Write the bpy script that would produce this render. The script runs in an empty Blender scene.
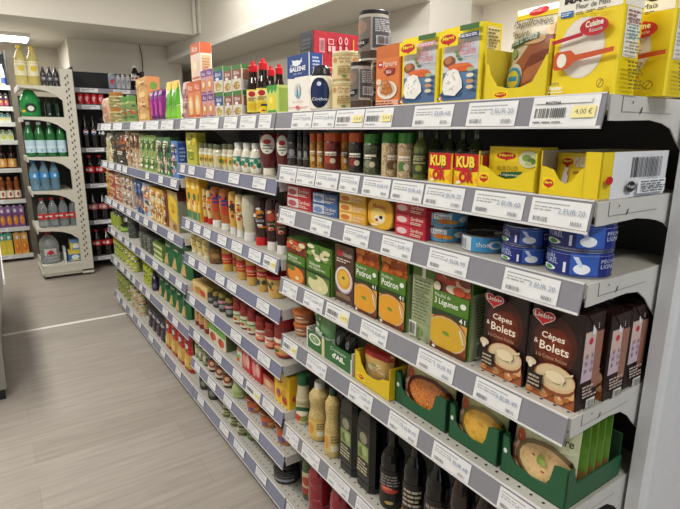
import bpy, math, random
import numpy as np
from mathutils import Vector
R = math.radians
C = bpy.context.scene.collection
# ------------------------------------------------------------------ camera maths (photo 680x509)
F = 510.0; YAW = R(34.134); PIT = R(13.461); ROLL = R(-0.2755); H = 1.40; D = .7274
def ypx(px, x, z):
    """y on the line (x, ., z) that falls in photo column px"""
    lo, hi = .05, 30.
    for _ in range(50):
        m = (lo+hi)/2
        if proj(x, m, z)[0] > px: lo = m
        else: hi = m
    return (lo+hi)/2
def proj(x, y, z):
    z = z-H
    r = math.cos(YAW)*x-math.sin(YAW)*y; g = math.sin(YAW)*x+math.cos(YAW)*y
    d = g*math.cos(PIT)-z*math.sin(PIT); u = g*math.sin(PIT)+z*math.cos(PIT)
    r2 = r*math.cos(ROLL)-u*math.sin(ROLL); u2 = r*math.sin(ROLL)+u*math.cos(ROLL)
    return 340+F*r2/d, 254.5-F*u2/d
def ray(px, py):
    r2 = (px-340)/F; u2 = (254.5-py)/F
    r = r2*math.cos(ROLL)+u2*math.sin(ROLL); u = -r2*math.sin(ROLL)+u2*math.cos(ROLL)
    g = math.cos(PIT)+u*math.sin(PIT); z = -math.sin(PIT)+u*math.cos(PIT)
    return (math.cos(YAW)*r+math.sin(YAW)*g, -math.sin(YAW)*r+math.cos(YAW)*g, z)
def xpx(px, y, z):
    lo, hi = -8., 8.
    for _ in range(50):
        m = (lo+hi)/2
        if proj(m, y, z)[0] < px: lo = m
        else: hi = m
    return (lo+hi)/2
def zx(px, py, x): v = ray(px, py); return H+v[2]*x/v[0]
def zy(px, py, y): v = ray(px, py); return H+v[2]*y/v[1]

# ------------------------------------------------------------------ materials
MATS = {}
def srgb(h):
    h = h.lstrip('#'); h = ''.join(c*2 for c in h) if len(h) == 3 else h
    return tuple(((c/12.92) if c <= .04045 else ((c+.055)/1.055)**2.4) for c in (int(h[i:i+2], 16)/255 for i in (0, 2, 4)))
def newmat(n):
    m = bpy.data.materials.new(n); m.use_nodes = True
    nt = m.node_tree; return m, nt, nt.nodes['Principled BSDF']
def M(col, rough=.45, metal=0., trans=0., coat=0., var=.06):
    """a plain printed, painted or moulded surface with a faint procedural mottling"""
    k = (col, rough, metal, trans, coat)
    if k in MATS: return MATS[k]
    m, nt, b = newmat('surface_'+col.strip('#'))
    c = srgb(col); b.inputs['Base Color'].default_value = (*c, 1)
    b.inputs['Roughness'].default_value = rough; b.inputs['Metallic'].default_value = metal
    b.inputs['Transmission Weight'].default_value = trans; b.inputs['Coat Weight'].default_value = coat
    if trans: b.inputs['IOR'].default_value = 1.2
    elif var:
        tc = nt.nodes.new('ShaderNodeTexCoord'); no = nt.nodes.new('ShaderNodeTexNoise'); mx = nt.nodes.new('ShaderNodeMix')
        no.inputs['Scale'].default_value = 45; mx.data_type = 'RGBA'
        mx.inputs[6].default_value = (*[v*(1-var) for v in c], 1); mx.inputs[7].default_value = (*[min(1, v*(1+var)) for v in c], 1)
        nt.links.new(tc.outputs['Object'], no.inputs['Vector']); nt.links.new(no.outputs['Fac'], mx.inputs[0]); nt.links.new(mx.outputs[2], b.inputs['Base Color'])
    MATS[k] = m; return m
def grain(name, cols, scale=220, rough=.35, coat=.3, kind='v'):
    """granular or speckled food, seen through glass or printed"""
    if name in MATS: return MATS[name]
    m, nt, b = newmat(name)
    tc = nt.nodes.new('ShaderNodeTexCoord')
    if kind == 'v':
        t = nt.nodes.new('ShaderNodeTexVoronoi'); t.inputs['Scale'].default_value = scale; out = t.outputs['Color']
    else:
        t = nt.nodes.new('ShaderNodeTexNoise'); t.inputs['Scale'].default_value = scale; t.inputs['Detail'].default_value = 4; out = t.outputs['Fac']
    cr = nt.nodes.new('ShaderNodeValToRGB'); e = cr.color_ramp.elements; cr.color_ramp.interpolation = 'CONSTANT' if kind == 'v' else 'LINEAR'
    lo, hi = (0, 1) if kind == 'v' else (.32, .68)
    while len(e) < len(cols): e.new(.5)
    for i, c in enumerate(cols):
        e[i].position = lo+(hi-lo)*i/max(1, len(cols)-(kind != 'v')); e[i].color = (*srgb(c), 1)
    nt.links.new(tc.outputs['Object'], t.inputs['Vector']); nt.links.new(out, cr.inputs[0]); nt.links.new(cr.outputs[0], b.inputs['Base Color'])
    b.inputs['Roughness'].default_value = rough; b.inputs['Coat Weight'].default_value = coat; b.inputs['Coat Roughness'].default_value = .08
    MATS[name] = m; return m
def mm(c, rough=.45):
    return c if not isinstance(c, str) else M(c, rough)

# ------------------------------------------------------------------ lettering
GL = {}
def glyphs(s, bold=0.):
    k = (s, bold)
    if k in GL: return GL[k]
    cu = bpy.data.curves.new('lettering', 'FONT'); cu.body = s; cu.size = 1; cu.resolution_u = 2; cu.offset = bold
    o = bpy.data.objects.new('lettering', cu); C.objects.link(o)
    dg = bpy.context.evaluated_depsgraph_get(); ev = o.evaluated_get(dg); me = ev.to_mesh()
    vs = [(v.co.x, v.co.y) for v in me.vertices]; fs = []
    me.calc_loop_triangles()
    for t in me.loop_triangles: fs.append(tuple(t.vertices))
    ev.to_mesh_clear(); bpy.data.objects.remove(o); bpy.data.curves.remove(cu)
    if vs:
        x0 = min(v[0] for v in vs); x1 = max(v[0] for v in vs); y0 = min(v[1] for v in vs); y1 = max(v[1] for v in vs)
        vs = [((x-x0)/max(1e-6, x1-x0), (y-y0)/max(1e-6, y1-y0)) for x, y in vs]
    GL[k] = (vs, fs); return GL[k]

# ------------------------------------------------------------------ mesh builder
class MB:
    def __init__(s): s.v = []; s.f = []; s.m = []; s.sm = []; s.mats = []
    def mi(s, m):
        m = mm(m)
        if m not in s.mats: s.mats.append(m)
        return s.mats.index(m)
    def add(s, vs, fs, m, smooth=False):
        b = len(s.v); s.v += [tuple(p) for p in vs]; i = s.mi(m)
        for f in fs: s.f.append(tuple(b+k for k in f)); s.m.append(i); s.sm.append(smooth)
    def box(s, x0, x1, y0, y1, z0, z1, m, faces=None):
        vs = [(x, y, z) for z in (z0, z1) for y in (y0, y1) for x in (x0, x1)]
        q = {'bottom': (0, 2, 3, 1), 'top': (4, 5, 7, 6), 'front': (0, 1, 5, 4), 'back': (2, 6, 7, 3), 'left': (0, 4, 6, 2), 'right': (1, 3, 7, 5)}
        for k, f in q.items(): s._q(vs, f, (faces or {}).get(k, m))
    def _q(s, vs, f, m): s.add([vs[i] for i in f], [(0, 1, 2, 3)], m)
    def prism(s, pts, a, b, m, axis='y'):
        """polygon pts (two coords) extruded along axis from a to b"""
        def P(p, t): return {'y': (p[0], t, p[1]), 'x': (t, p[0], p[1]), 'z': (p[0], p[1], t)}[axis]
        n = len(pts); vs = [P(p, a) for p in pts]+[P(p, b) for p in pts]
        s.add(vs, [tuple(range(n)), tuple(range(2*n-1, n-1, -1))]+[(i, (i+1) % n, n+(i+1) % n, n+i) for i in range(n)], m)
    def lathe(s, prof, m, n=20, sy=1., cx=0., cy=0., mats=None, smooth=True):
        vs = []
        for r, z in prof:
            for k in range(n):
                a = 2*math.pi*k/n; vs.append((cx+r*math.sin(a), cy-r*sy*math.cos(a), z))
        for i in range(len(prof)-1):
            fs = [(i*n+k, i*n+(k+1) % n, (i+1)*n+(k+1) % n, (i+1)*n+k) for k in range(n)]
            used = sorted({k for f in fs for k in f}); mp = {k: j for j, k in enumerate(used)}
            s.add([vs[k] for k in used], [tuple(mp[k] for k in f) for f in fs], (mats[i] if mats else m), smooth)
    def build(s, name):
        me = bpy.data.meshes.new(name); me.from_pydata(s.v, [], s.f)
        for m in s.mats: me.materials.append(m)
        me.polygons.foreach_set('material_index', s.m); me.polygons.foreach_set('use_smooth', s.sm)
        me.update()
        return me
# ------------------------------------------------------------------ printed surfaces
class Flat:
    du = dv = None
    def __init__(s, o, U, V, N): s.o, s.U, s.V, s.N = map(Vector, (o, U, V, N)); s.N.normalize()
    def p(s, u, v, e): return s.o+s.U*u+s.V*v+s.N*e
class Round:
    """label wrapped about a lathed body: prof (r, z) list, heights z0..z1, span of angle centred on the front"""
    def __init__(s, prof, z0, z1, span, sy=1., off=.0006, dv=None):
        s.pr, s.z0, s.z1, s.span, s.sy, s.off = prof, z0, z1, span, sy, off; s.du = R(15)/span; s.dv = dv
    def rad(s, z):
        for (r0, a), (r1, b) in zip(s.pr, s.pr[1:]):
            if a <= z <= b: return r0 if b == a else r0+(r1-r0)*(z-a)/(b-a)
        return s.pr[-1][0]
    def p(s, u, v, e):
        z = s.z0+(s.z1-s.z0)*v; r = s.rad(z)+s.off+e; a = (u-.5)*s.span
        return Vector((r*math.sin(a), -r*s.sy*math.cos(a)-(s.off+e)*(1-s.sy), z))
class Func:
    def __init__(s, fn, du=.1, dv=.1): s.fn, s.du, s.dv = fn, du, dv
    def p(s, u, v, e): return s.fn(u, v, e)
def clip(poly, ax, t, keep_above):
    out = []
    for i in range(len(poly)):
        a, b = poly[i], poly[(i+1) % len(poly)]
        ia, ib = ((a[ax] >= t), (b[ax] >= t)) if keep_above else ((a[ax] <= t), (b[ax] <= t))
        if ia: out.append(a)
        if ia != ib:
            k = (t-a[ax])/(b[ax]-a[ax]); q = [a[0]+(b[0]-a[0])*k, a[1]+(b[1]-a[1])*k]; q[ax] = t; out.append(tuple(q))
    return out
def strips(poly, ax, d):
    if not d: return [poly]
    lo = min(p[ax] for p in poly); hi = max(p[ax] for p in poly); a = math.floor(lo/d+1e-6); b = math.ceil(hi/d-1e-6); out = []
    if b-a <= 1: return [poly]
    for k in range(a, b):
        q = clip(clip(poly, ax, k*d, True), ax, (k+1)*d, False)
        if len(q) > 2: out.append(q)
    return out
def polys(it):
    k = it[0]
    if k == 'r': u0, v0, u1, v1 = it[1:5]; return [[(u0, v0), (u1, v0), (u1, v1), (u0, v1)]], it[5]
    if k == 'e':
        cu, cv, ru, rv, col = it[1:6]; a0 = R(it[6]) if len(it) > 6 else 0; n = 18; o = []
        for i in range(n):
            a = 2*math.pi*i/n; x, y = math.cos(a), math.sin(a); o.append((cu+ru*(x*math.cos(a0)-y*math.sin(a0)), cv+rv*(x*math.sin(a0)+y*math.cos(a0))))
        return [o], col
    if k == 'p': return [list(it[1])], it[2]
    if k == 'h':   # heart
        cu, cv, ru, rv, col = it[1:6]; o = []
        for i in range(28):
            t = 2*math.pi*i/28; o.append((cu+ru*math.sin(t)**3, cv+rv*(13*math.cos(t)-5*math.cos(2*t)-2*math.cos(3*t)-math.cos(4*t))/16))
        o.reverse(); c0 = (cu, cv-.1*rv)
        return [[c0, o[i], o[(i+1) % 28]] for i in range(28)], col
    if k == 't':   # text fitted to a box, optional lean and turn
        s, u0, v0, u1, v1, col = it[1:7]; opt = it[7] if len(it) > 7 else {}
        vs, fs = glyphs(s, opt.get('bold', .0)); sh = opt.get('lean', 0); up = opt.get('up', 0)
        w, h = u1-u0, v1-v0
        q = [(u0+w*x+sh*y*h, v0+h*y+up*x) for x, y in vs]
        return [[q[i] for i in f] for f in fs], col
    raise ValueError(k)
def art(mb, surf, items, rough=.45, e0=.0003, step=.00022):
    for n, it in enumerate(items):
        ps, col = polys(it); m = mm(col, rough)
        for p in ps:
            p = [(min(1, max(0, a)), min(1, max(0, b))) for a, b in p]
            for q in strips(p, 0, surf.du):
                for q2 in strips(q, 1, surf.dv):
                    mb.add([surf.p(a, b, e0+n*step) for a, b in q2], [tuple(range(len(q2)))], m)
def lines(u0, v0, u1, v1, n, col, rng, fill=.55):
    """rows of fine print"""
    o = []
    for i in range(n):
        v = v1-(i+.5)*(v1-v0)/n; hh = (v1-v0)/n*fill/2; a = u0
        while a < u1-.02*(u1-u0):
            b = min(u1, a+rng.uniform(.12, .34)*(u1-u0)); o.append(('r', a, v-hh, b, v+hh, col)); a = b+.05*(u1-u0)
        if rng.random() < .4: o.pop() if len(o) > 1 else None
    return o
def barcode(u0, v0, u1, v1, col='#2a2a2a', n=16, rng=random.Random(3)):
    o = []; a = u0; w = (u1-u0)/n
    for i in range(n): o.append(('r', u0+i*w, v0, u0+i*w+w*rng.uniform(.25, .75), v1, col))
    return o
def busy(seed, pal, n=9, big=True):
    """a crowded printed front: bands, picture shapes and small print in the pack's own colours"""
    g = random.Random(seed); o = []
    if big: o += [('r', 0, g.uniform(.55, .7), 1, g.uniform(.8, .95), pal[0]), ('e', g.uniform(.35, .65), g.uniform(.22, .34), g.uniform(.28, .4), g.uniform(.14, .22), pal[1 % len(pal)])]
    for i in range(n):
        c = pal[g.randrange(len(pal))]; u, v = g.uniform(.15, .85), g.uniform(.08, .9)
        if g.random() < .55: o.append(('e', u, v, g.uniform(.05, .16), g.uniform(.03, .08), c, g.uniform(0, 90)))
        else: w, h = g.uniform(.1, .3), g.uniform(.015, .05); o.append(('r', max(.04, u-w), v-h, min(.96, u+w), v+h, c))
    return o

# ------------------------------------------------------------------ objects
def obj(name, mesh, parent=None, loc=(0, 0, 0), rot=0.):
    o = bpy.data.objects.new(name, mesh); C.objects.link(o); o.location = loc; o.rotation_euler = (0, 0, rot)
    if parent: o.parent = parent
    return o
def tag(o, label, cat, group=None, kind=None):
    if label: o['label'] = label
    if cat: o['category'] = cat
    if group: o['group'] = group
    if kind: o['kind'] = kind
    return o
def struct(name, mb, loc=(0, 0, 0)):
    o = obj(name, mb.build(name), None, loc); o['kind'] = 'structure'; return o
def put(parts, loc, rot, label, cat, group=None, tilt=None):
    """copies of a built kind: parts = [(name, mesh, parent index, part label)]; first entry is the thing itself"""
    made = []
    for nm, me, pi, pl in parts:
        o = bpy.data.objects.new(nm, me); C.objects.link(o)
        if pi is not None: o.parent = made[pi]
        if pl: o['label'] = pl
        made.append(o)
    r = made[0]; r.location = loc; r.rotation_euler = (tilt[0] if tilt else 0, tilt[1] if tilt else 0, rot)
    tag(r, label, cat, group); return r

# ------------------------------------------------------------------ kinds of pack; local frame: front faces -Y, x to the viewer's right, base on z = 0, centred
def fin(parts): return [(n, mb.build(n), p, l) for n, mb, p, l in parts]
def carton(w, d, h, base, front=(), side=(), top=None, left=(), name='carton', flap=True, topart=(), back=None):
    b = MB(); c = min(.0022, w*.04)
    x, y = w/2, d/2
    pts = [(-x+c, -y), (x-c, -y), (x, -y+c), (x, y-c), (x-c, y), (-x+c, y), (-x, y-c), (-x, -y+c)]
    b.prism(pts, 0, h, base, 'z')
    t = top or base
    b.add([(-x+c, -y+c, h+.0002), (x-c, -y+c, h+.0002), (x-c, y-c, h+.0002), (-x+c, y-c, h+.0002)], [(0, 1, 2, 3)], t)
    if flap: b.box(-x+.002, x-.002, -.0012, .0012, h, h+.0007, '#8a8073')
    art(b, Flat((-x+c, -y, 0), (w-2*c, 0, 0), (0, 0, h), (0, -1, 0)), front)
    art(b, Flat((x, -y+c, 0), (0, d-2*c, 0), (0, 0, h), (1, 0, 0)), side)
    if left: art(b, Flat((-x, y-c, 0), (0, -(d-2*c), 0), (0, 0, h), (-1, 0, 0)), left)
    if topart: art(b, Flat((-x, -y, h), (w, 0, 0), (0, d, 0), (0, 0, 1)), topart)
    return [(name, b, None, None)]
def brick(w, d, h, base, front, side, seam='#3a2a24', cap=None, name='soup_carton'):
    """drink or soup brick: flat top with folded ears, seam along the top"""
    h -= .0065
    ps = carton(w, d, h, base, front, side, name=name, flap=False)
    b = ps[0][1]
    b.prism([(-d*.02-.002, h), (-d*.02+.001, h), (-d*.02+.004, h+.006), (-d*.02+.001, h+.006)], -w/2+.001, w/2-.001, seam, 'x')
    for sx in (-1, 1):   # folded ears on both short sides
        e = MB()
        x0 = sx*w/2; x1 = sx*(w/2+.0016)
        vs = [(x0, -d*.42, h), (x0, d*.42, h), (x0, 0, h-d*.45), (x1, -d*.42, h), (x1, d*.42, h), (x1, 0, h-d*.45)]
        e.add(vs, [(3, 4, 5) if sx > 0 else (5, 4, 3), (0, 1, 4, 3), (1, 2, 5, 4), (2, 0, 3, 5)], base)
        ps.append(('folded_ear', e, 0, None))
    if cap:
        c = MB(); c.lathe([(.0, h), (.012, h), (.012, h+.012), (.010, h+.014), (0, h+.014)], cap, 14, cy=-d*.26); ps.append(('screw_cap', c, 0, None))
    return ps
PROF = {
 'jar': ([(0, 0), (.90, 0), (1, .04), (1, .70), (.84, .80), (.84, .84)], [(.88, .80), (.91, .81), (.91, .985), (.87, 1), (0, 1)]),
 'squat': ([(0, 0), (.9, 0), (1, .06), (1, .74), (.93, .82), (.93, .84)], [(.95, .80), (.98, .81), (.98, .985), (.94, 1), (0, 1)]),
 'tumbler': ([(0, 0), (.80, 0), (.84, .03), (.97, .86), (.97, .88)], [(.99, .85), (1, .86), (1, .985), (.97, 1), (0, 1)]),
 'spice': ([(0, 0), (.94, 0), (1, .03), (1, .74), (.92, .78), (.92, .80)], [(.95, .77), (.97, .78), (.97, .99), (.93, 1), (0, 1)]),
 'grinder': ([(0, 0), (.92, 0), (1, .04), (1, .60), (.8, .68), (.8, .70)], [(.86, .67), (.95, .70), (.95, .86), (.78, .9), (.78, 1), (0, 1)]),
 'wine': ([(0, 0), (.94, 0), (1, .02), (1, .56), (.92, .64), (.48, .76), (.36, .82), (.36, .93)], [(.38, .82), (.40, .83), (.40, .99), (.36, 1), (0, 1)]),
 'slim': ([(0, 0), (.93, 0), (1, .02), (1, .60), (.85, .68), (.45, .76), (.40, .80), (.40, .9)], [(.44, .88), (.46, .885), (.46, .99), (.42, 1), (0, 1)]),
 'sauce': ([(0, 0), (.9, 0), (1, .03), (1, .42), (.86, .52), (.84, .58), (.97, .70), (.95, .78), (.5, .88), (.4, .9)], [(.42, .88), (.46, .89), (.46, .985), (.42, 1), (0, 1)]),
 'dressing': ([(0, 0), (.92, 0), (1, .03), (1, .50), (.84, .66), (.74, .80), (.72, .84)], [(.74, .82), (.78, .83), (.80, .985), (.74, 1), (0, 1)]),
 'water': ([(0, 0), (.8, 0), (1, .03), (.97, .10), (1, .13), (.96, .20), (1, .24), (1, .50), (.95, .53), (1, .57), (.92, .68), (.55, .82), (.34, .90), (.34, .93)], [(.36, .92), (.42, .925), (.42, .99), (.38, 1), (0, 1)]),
 'mayo': ([(0, 0), (.85, 0), (1, .08), (1, .55), (.8, .74), (.62, .82), (.62, .86)], [(.66, .82), (.70, .83), (.70, .985), (.65, 1), (0, 1)]),
 'arome': ([(0, 0), (.92, 0), (1, .02), (1, .50), (.85, .60), (.62, .70), (.6, .82)], [(.60, .80), (.64, .81), (.64, .92), (.36, .94), (.30, 1), (0, 1)]),
 'can': ([(0, 0), (.96, 0), (1, .02), (1, .045), (.975, .06), (.975, .94), (1, .955), (1, .98), (.95, 1), (.93, .965), (0, .965)], None),
 'drink': ([(0, 0), (.75, 0), (.98, .07), (1, .1), (1, .86), (.84, .97), (.84, 1), (.80, 1), (.78, .97), (0, .97)], None),
 'tub': ([(0, 0), (.78, 0), (.80, .03), (.94, .88), (.94, .9)], [(.96, .86), (1, .87), (1, .985), (.96, 1), (0, 1)]),
 'tube': ([(0, 0), (1, 0), (1, .93)], [(1.0, .92), (1.03, .925), (1.03, .99), (1, 1), (0, 1)]),
 'jug': ([(0, 0), (.9, 0), (1, .04), (.96, .2), (1, .24), (.96, .42), (1, .46), (.98, .62), (.8, .78), (.4, .9), (.22, .93)], [(.22, .92), (.27, .925), (.27, .99), (.22, 1), (0, 1)]),
}
PARTCAP = {'jar': 'lid', 'squat': 'lid', 'tumbler': 'lid', 'tub': 'lid', 'tube': 'lid'}
def lathed(kind, w, h, body, cap=None, lab=None, name='jar', sy=1., seg=20, caplab=None, bodymats=None, dv=None, lab2=None):
    """lab = (v0, v1, span in degrees, base colour, art items)"""
    pb, pc = PROF[kind]; r = w/2
    P = [(a*r, z*h) for a, z in pb]
    b = MB(); b.lathe(P, mm(body, .12), seg, sy)
    if kind not in ('can', 'drink'): b.add([(P[-1][0]*math.sin(t), -P[-1][0]*sy*math.cos(t), P[-1][1]) for t in [2*math.pi*k/seg for k in range(seg)]], [tuple(range(seg))], mm(body, .12))
    out = [(name, b, None, None)]
    if pc and cap:
        c = MB(); c.lathe([(a*r, z*h) for a, z in pc], mm(cap, .3), seg, sy)
        out.append((PARTCAP.get(kind, 'cap'), c, 0, caplab))
    for L in (lab, lab2):
        if L:
            l = MB(); s = Round(P, L[0]*h, L[1]*h, R(L[2]), sy, dv=dv)
            its = ([('r', 0, 0, 1, 1, L[3])] if L[3] else [])+list(L[4])
            art(l, s, its, .4); out.append(('label', l, 0, None))
    return out
def squeeze(w, h, body, cap, lab, sy=.6, name='sauce_bottle', capr=.66, seg=20, caph=.17):
    """squeeze bottle standing on its cap"""
    r = w/2
    P = [(capr*r*.95, caph*h), (.74*r, (caph+.03)*h), (.9*r, .36*h), (r, .55*h), (r, .80*h), (.94*r, .92*h), (.80*r, .985*h), (.5*r, h), (0, h)]
    b = MB(); b.lathe(P, mm(body, .2), seg, sy)
    c = MB(); k = capr*r; s2 = max(sy, .8)
    c.lathe([(0, 0), (k*.97, 0), (k, .01*h), (k*.97, caph*.98*h), (k*.9, caph*h), (0, caph*h)], mm(cap, .3), seg, s2)
    out = [(name, b, None, None), ('cap', c, 0, None)]
    if lab:
        l = MB(); art(l, Round(P, lab[0]*h, lab[1]*h, R(lab[2]), sy, dv=.12), ([('r', 0, 0, 1, 1, lab[3])] if lab[3] else [])+list(lab[4]), .4)
        out.append(('label', l, 0, None))
    return out
def pouch(w, d, h, base, front, style='pillow', name='pouch', back=None, lean=0.):
    """soft bag: 'pillow' with crimped ends, 'doy' standing on a wide foot"""
    def f(u, v):
        a = max(0, 1-abs(2*u-1)**2.6)**.5
        g = (max(0, 1-abs(2*v-1)**3)**.5) if style == 'pillow' else max(0, min(1, (1-v)**.7*1.05))*min(1, .75+3*v)
        return a*g*d/2+.0012
    def pt(u, v, e, s):
        wob = .0016*math.sin(9*v+5*u)+.001*math.sin(17*u)
        wd = w*(1-.05*math.sin(math.pi*v)) if style == 'pillow' else w*(1-.04*v)
        return Vector(((u-.5)*wd, s*(f(u, v)+wob*(1 if 0 < u < 1 and 0 < v < 1 else 0)+e)+lean*v, v*h))
    b = MB(); nu, nv = 10, 12
    for s, m in ((-1, base), (1, back or base)):
        vs = [pt(i/nu, j/nv, 0, s) for j in range(nv+1) for i in range(nu+1)]
        fs = [(j*(nu+1)+i, j*(nu+1)+i+1, (j+1)*(nu+1)+i+1, (j+1)*(nu+1)+i) for j in range(nv) for i in range(nu)]
        if s > 0: fs = [tuple(reversed(q)) for q in fs]
        b.add(vs, fs, mm(m, .3), True)
    for v in (0, nv):   # close the foot and the rim
        ring = [pt(i/nu, v/nv, 0, -1) for i in range(nu+1)]+[pt(i/nu, v/nv, 0, 1) for i in range(nu, -1, -1)]
        b.add(ring, [tuple(range(len(ring)))], mm(base, .3))
    for u in (0, 1):
        ring = [pt(u, j/nv, 0, -1) for j in range(nv+1)]+[pt(u, j/nv, 0, 1) for j in range(nv, -1, -1)]
        b.add(ring, [tuple(range(len(ring)))], mm(base, .3))
    art(b, Func(lambda u, v, e: pt(u, v, e, -1), .1, 1/12), front, .3, e0=.0009)
    return [(name, b, None, None)]
def tray(w, d, h, col, inner, cut, front=(), side=(), sidecol=None, fronth=.45, name='display_tray', t=.0025, sh=1.):
    """shelf-ready card tray; the front wall is cut down along cut = [(u, height)] in fractions"""
    b = MB(); x, y = w/2, d/2
    b.box(-x, x, -y, y, 0, t, inner)
    b.box(-x, -x+t, -y, y, t, h*sh, col, {'right': inner}); b.box(-x+t, x-t, y-t, y, t, h, col, {'front': inner})
    b.box(x-t, x, -y, y, t, h*sh, sidecol or col, {'left': inner})
    if sh < 1:   # corner tabs rising at the front of both side walls
        for a in (-x, x-t): b.prism([(-y, h*sh), (-y+.03, h*sh), (-y+.018, h*cut[0][1]), (-y, h*cut[0][1])], a, a+t, col, 'x')
    n = len(cut); lo = [(-x+u*w, t) for u, k in cut]; hi = [(-x+u*w, k*h) for u, k in cut]
    for i in range(n-1):
        q = [lo[i], lo[i+1], hi[i+1], hi[i]]
        if q[2][1] <= t and q[3][1] <= t: continue
        b.prism(q, -y, -y+t, col, 'y')
    art(b, Flat((-x, -y, 0), (w, 0, 0), (0, 0, h), (0, -1, 0)), front)
    art(b, Flat((x, -y, 0), (0, d, 0), (0, 0, h), (1, 0, 0)), side)
    return [(name, b, None, None)]
def sardine(w, d, h, col, edge, topart=(), sideart=(), name='sardine_tin', round_=False):
    """flat rounded tin lying down, with rolled rims and a ring pull"""
    b = MB(); n = 24; x, y = w/2, d/2; e = 2.0 if round_ else 5.0
    def ring(k, z): return [(k*x*math.copysign(abs(math.sin(a))**(2/e), math.sin(a)), -k*y*math.copysign(abs(math.cos(a))**(2/e), math.cos(a)), z) for a in [2*math.pi*i/n for i in range(n)]]
    rs = [ring(.97, 0), ring(1, .0015), ring(1, .004), ring(.97, .006), ring(.97, h-.006), ring(1, h-.004), ring(1, h-.001), ring(.97, h), ring(.94, h-.0015)]
    ms = [edge, edge, edge, col, edge, edge, edge, edge]
    b.add(ring(.97, 0), [tuple(range(n-1, -1, -1))], edge)
    for i in range(8): b.add(rs[i]+rs[i+1], [(k, (k+1) % n, n+(k+1) % n, n+k) for k in range(n)], mm(ms[i], .35), True)
    b.add(rs[8], [tuple(range(n))], mm(col, .35))
    art(b, Flat((-x*.8, -y*.97-.0003, .006), (w*.8, 0, 0), (0, 0, h-.012), (0, -1, 0)), sideart)
    art(b, Flat((-x*.8, -y*.8, h-.0015), (w*.8, 0, 0), (0, d*.8, 0), (0, 0, 1)), topart)
    p = MB(); p.lathe([(.006, h), (.009, h), (.009, h+.001), (.006, h+.001), (.006, h)], '#b9bcc0', 12, cx=x*.5)
    return [(name, b, None, None), ('ring_pull', p, 0, None)]
# ------------------------------------------------------------------ the room
def floor_mat():
    m, nt, b = newmat('vinyl_plank'); L = nt.links.new
    tc = nt.nodes.new('ShaderNodeTexCoord'); br = nt.nodes.new('ShaderNodeTexBrick'); mp = nt.nodes.new('ShaderNodeMapping'); no = nt.nodes.new('ShaderNodeTexNoise'); n2 = nt.nodes.new('ShaderNodeTexNoise')
    br.inputs['Scale'].default_value = 1; br.inputs['Brick Width'].default_value = 1.2; br.inputs['Row Height'].default_value = .18; br.inputs['Mortar Size'].default_value = .0012; br.inputs['Mortar Smooth'].default_value = .6
    br.inputs['Color1'].default_value = (*srgb('#aaa299'), 1); br.inputs['Color2'].default_value = (*srgb('#a1998f'), 1); br.inputs['Mortar'].default_value = (*srgb('#8f877f'), 1)
    mp.inputs['Scale'].default_value = (1.2, 14, 1); no.inputs['Scale'].default_value = 3; no.inputs['Detail'].default_value = 6
    n2.inputs['Scale'].default_value = 1.6
    mx = nt.nodes.new('ShaderNodeMix'); mx.data_type = 'RGBA'; mx.blend_type = 'MULTIPLY'
    cr = nt.nodes.new('ShaderNodeValToRGB'); cr.color_ramp.elements[0].position = .3; cr.color_ramp.elements[0].color = (.76, .75, .74, 1); cr.color_ramp.elements[1].position = .7; cr.color_ramp.elements[1].color = (1.05, 1.05, 1.05, 1)
    L(tc.outputs['Object'], br.inputs['Vector']); L(tc.outputs['Object'], mp.inputs['Vector']); L(mp.outputs[0], no.inputs['Vector']); L(no.outputs['Fac'], cr.inputs[0])
    mx.inputs[0].default_value = .8; L(br.outputs['Color'], mx.inputs[6]); L(cr.outputs[0], mx.inputs[7]); L(mx.outputs[2], b.inputs['Base Color'])
    b.inputs['Roughness'].default_value = .5; return m
def plaster(name, col, sc=2.2):
    m, nt, b = newmat(name); no = nt.nodes.new('ShaderNodeTexNoise'); tc = nt.nodes.new('ShaderNodeTexCoord'); mx = nt.nodes.new('ShaderNodeMix'); mx.data_type = 'RGBA'
    c = srgb(col); mx.inputs[6].default_value = (*[v*.95 for v in c], 1); mx.inputs[7].default_value = (*c, 1); no.inputs['Scale'].default_value = sc
    nt.links.new(tc.outputs['Object'], no.inputs['Vector']); nt.links.new(no.outputs['Fac'], mx.inputs[0]); nt.links.new(mx.outputs[2], b.inputs['Base Color'])
    bp = nt.nodes.new('ShaderNodeBump'); n2 = nt.nodes.new('ShaderNodeTexNoise'); n2.inputs['Scale'].default_value = 60; bp.inputs['Strength'].default_value = .05
    nt.links.new(tc.outputs['Object'], n2.inputs['Vector']); nt.links.new(n2.outputs['Fac'], bp.inputs['Height']); nt.links.new(bp.outputs[0], b.inputs['Normal'])
    b.inputs['Roughness'].default_value = .75; return m
WALL = plaster('cream_wall_paint', '#e8e3d8'); CEIL = plaster('ceiling_paint', '#e2dccf'); WARM = plaster('beige_wall_paint', '#d3cab8')
def slab(name, x0, x1, y0, y1, z0, z1, m):
    b = MB(); b.box(x0, x1, y0, y1, z0, z1, m); return struct(name, b)
fl = MB(); fl.box(-3.1, 4.8, -3.0, 7.15, -.1, 0, floor_mat()); struct('floor', fl)
slab('ceiling', -3.1, 4.8, -1.6, 7.15, 2.75, 2.85, CEIL)
slab('ceiling_lowered', -3.1, 1.80, 5.55, 7.0, 2.32, 2.4, CEIL)
slab('beam_front', -3.1, 1.80, 5.12, 5.55, 2.30, 2.75, WALL)
slab('wall_back', -3.1, 2.3, 7.0, 7.15, 0, 2.75, WARM)
slab('wall_block', .80, 1.95, 6.12, 7.0, 0, 2.318, WALL)
slab('wall_left', -3.1, -2.95, -1.6, 7.0, 0, 2.75, WALL)
slab('bulkhead', 1.80, 2.25, 2.39, 7.0, 2.15, 2.75, WALL)
slab('wall_right', 2.25, 2.6, 2.39, 7.0, 0, 2.75, WALL)
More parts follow.
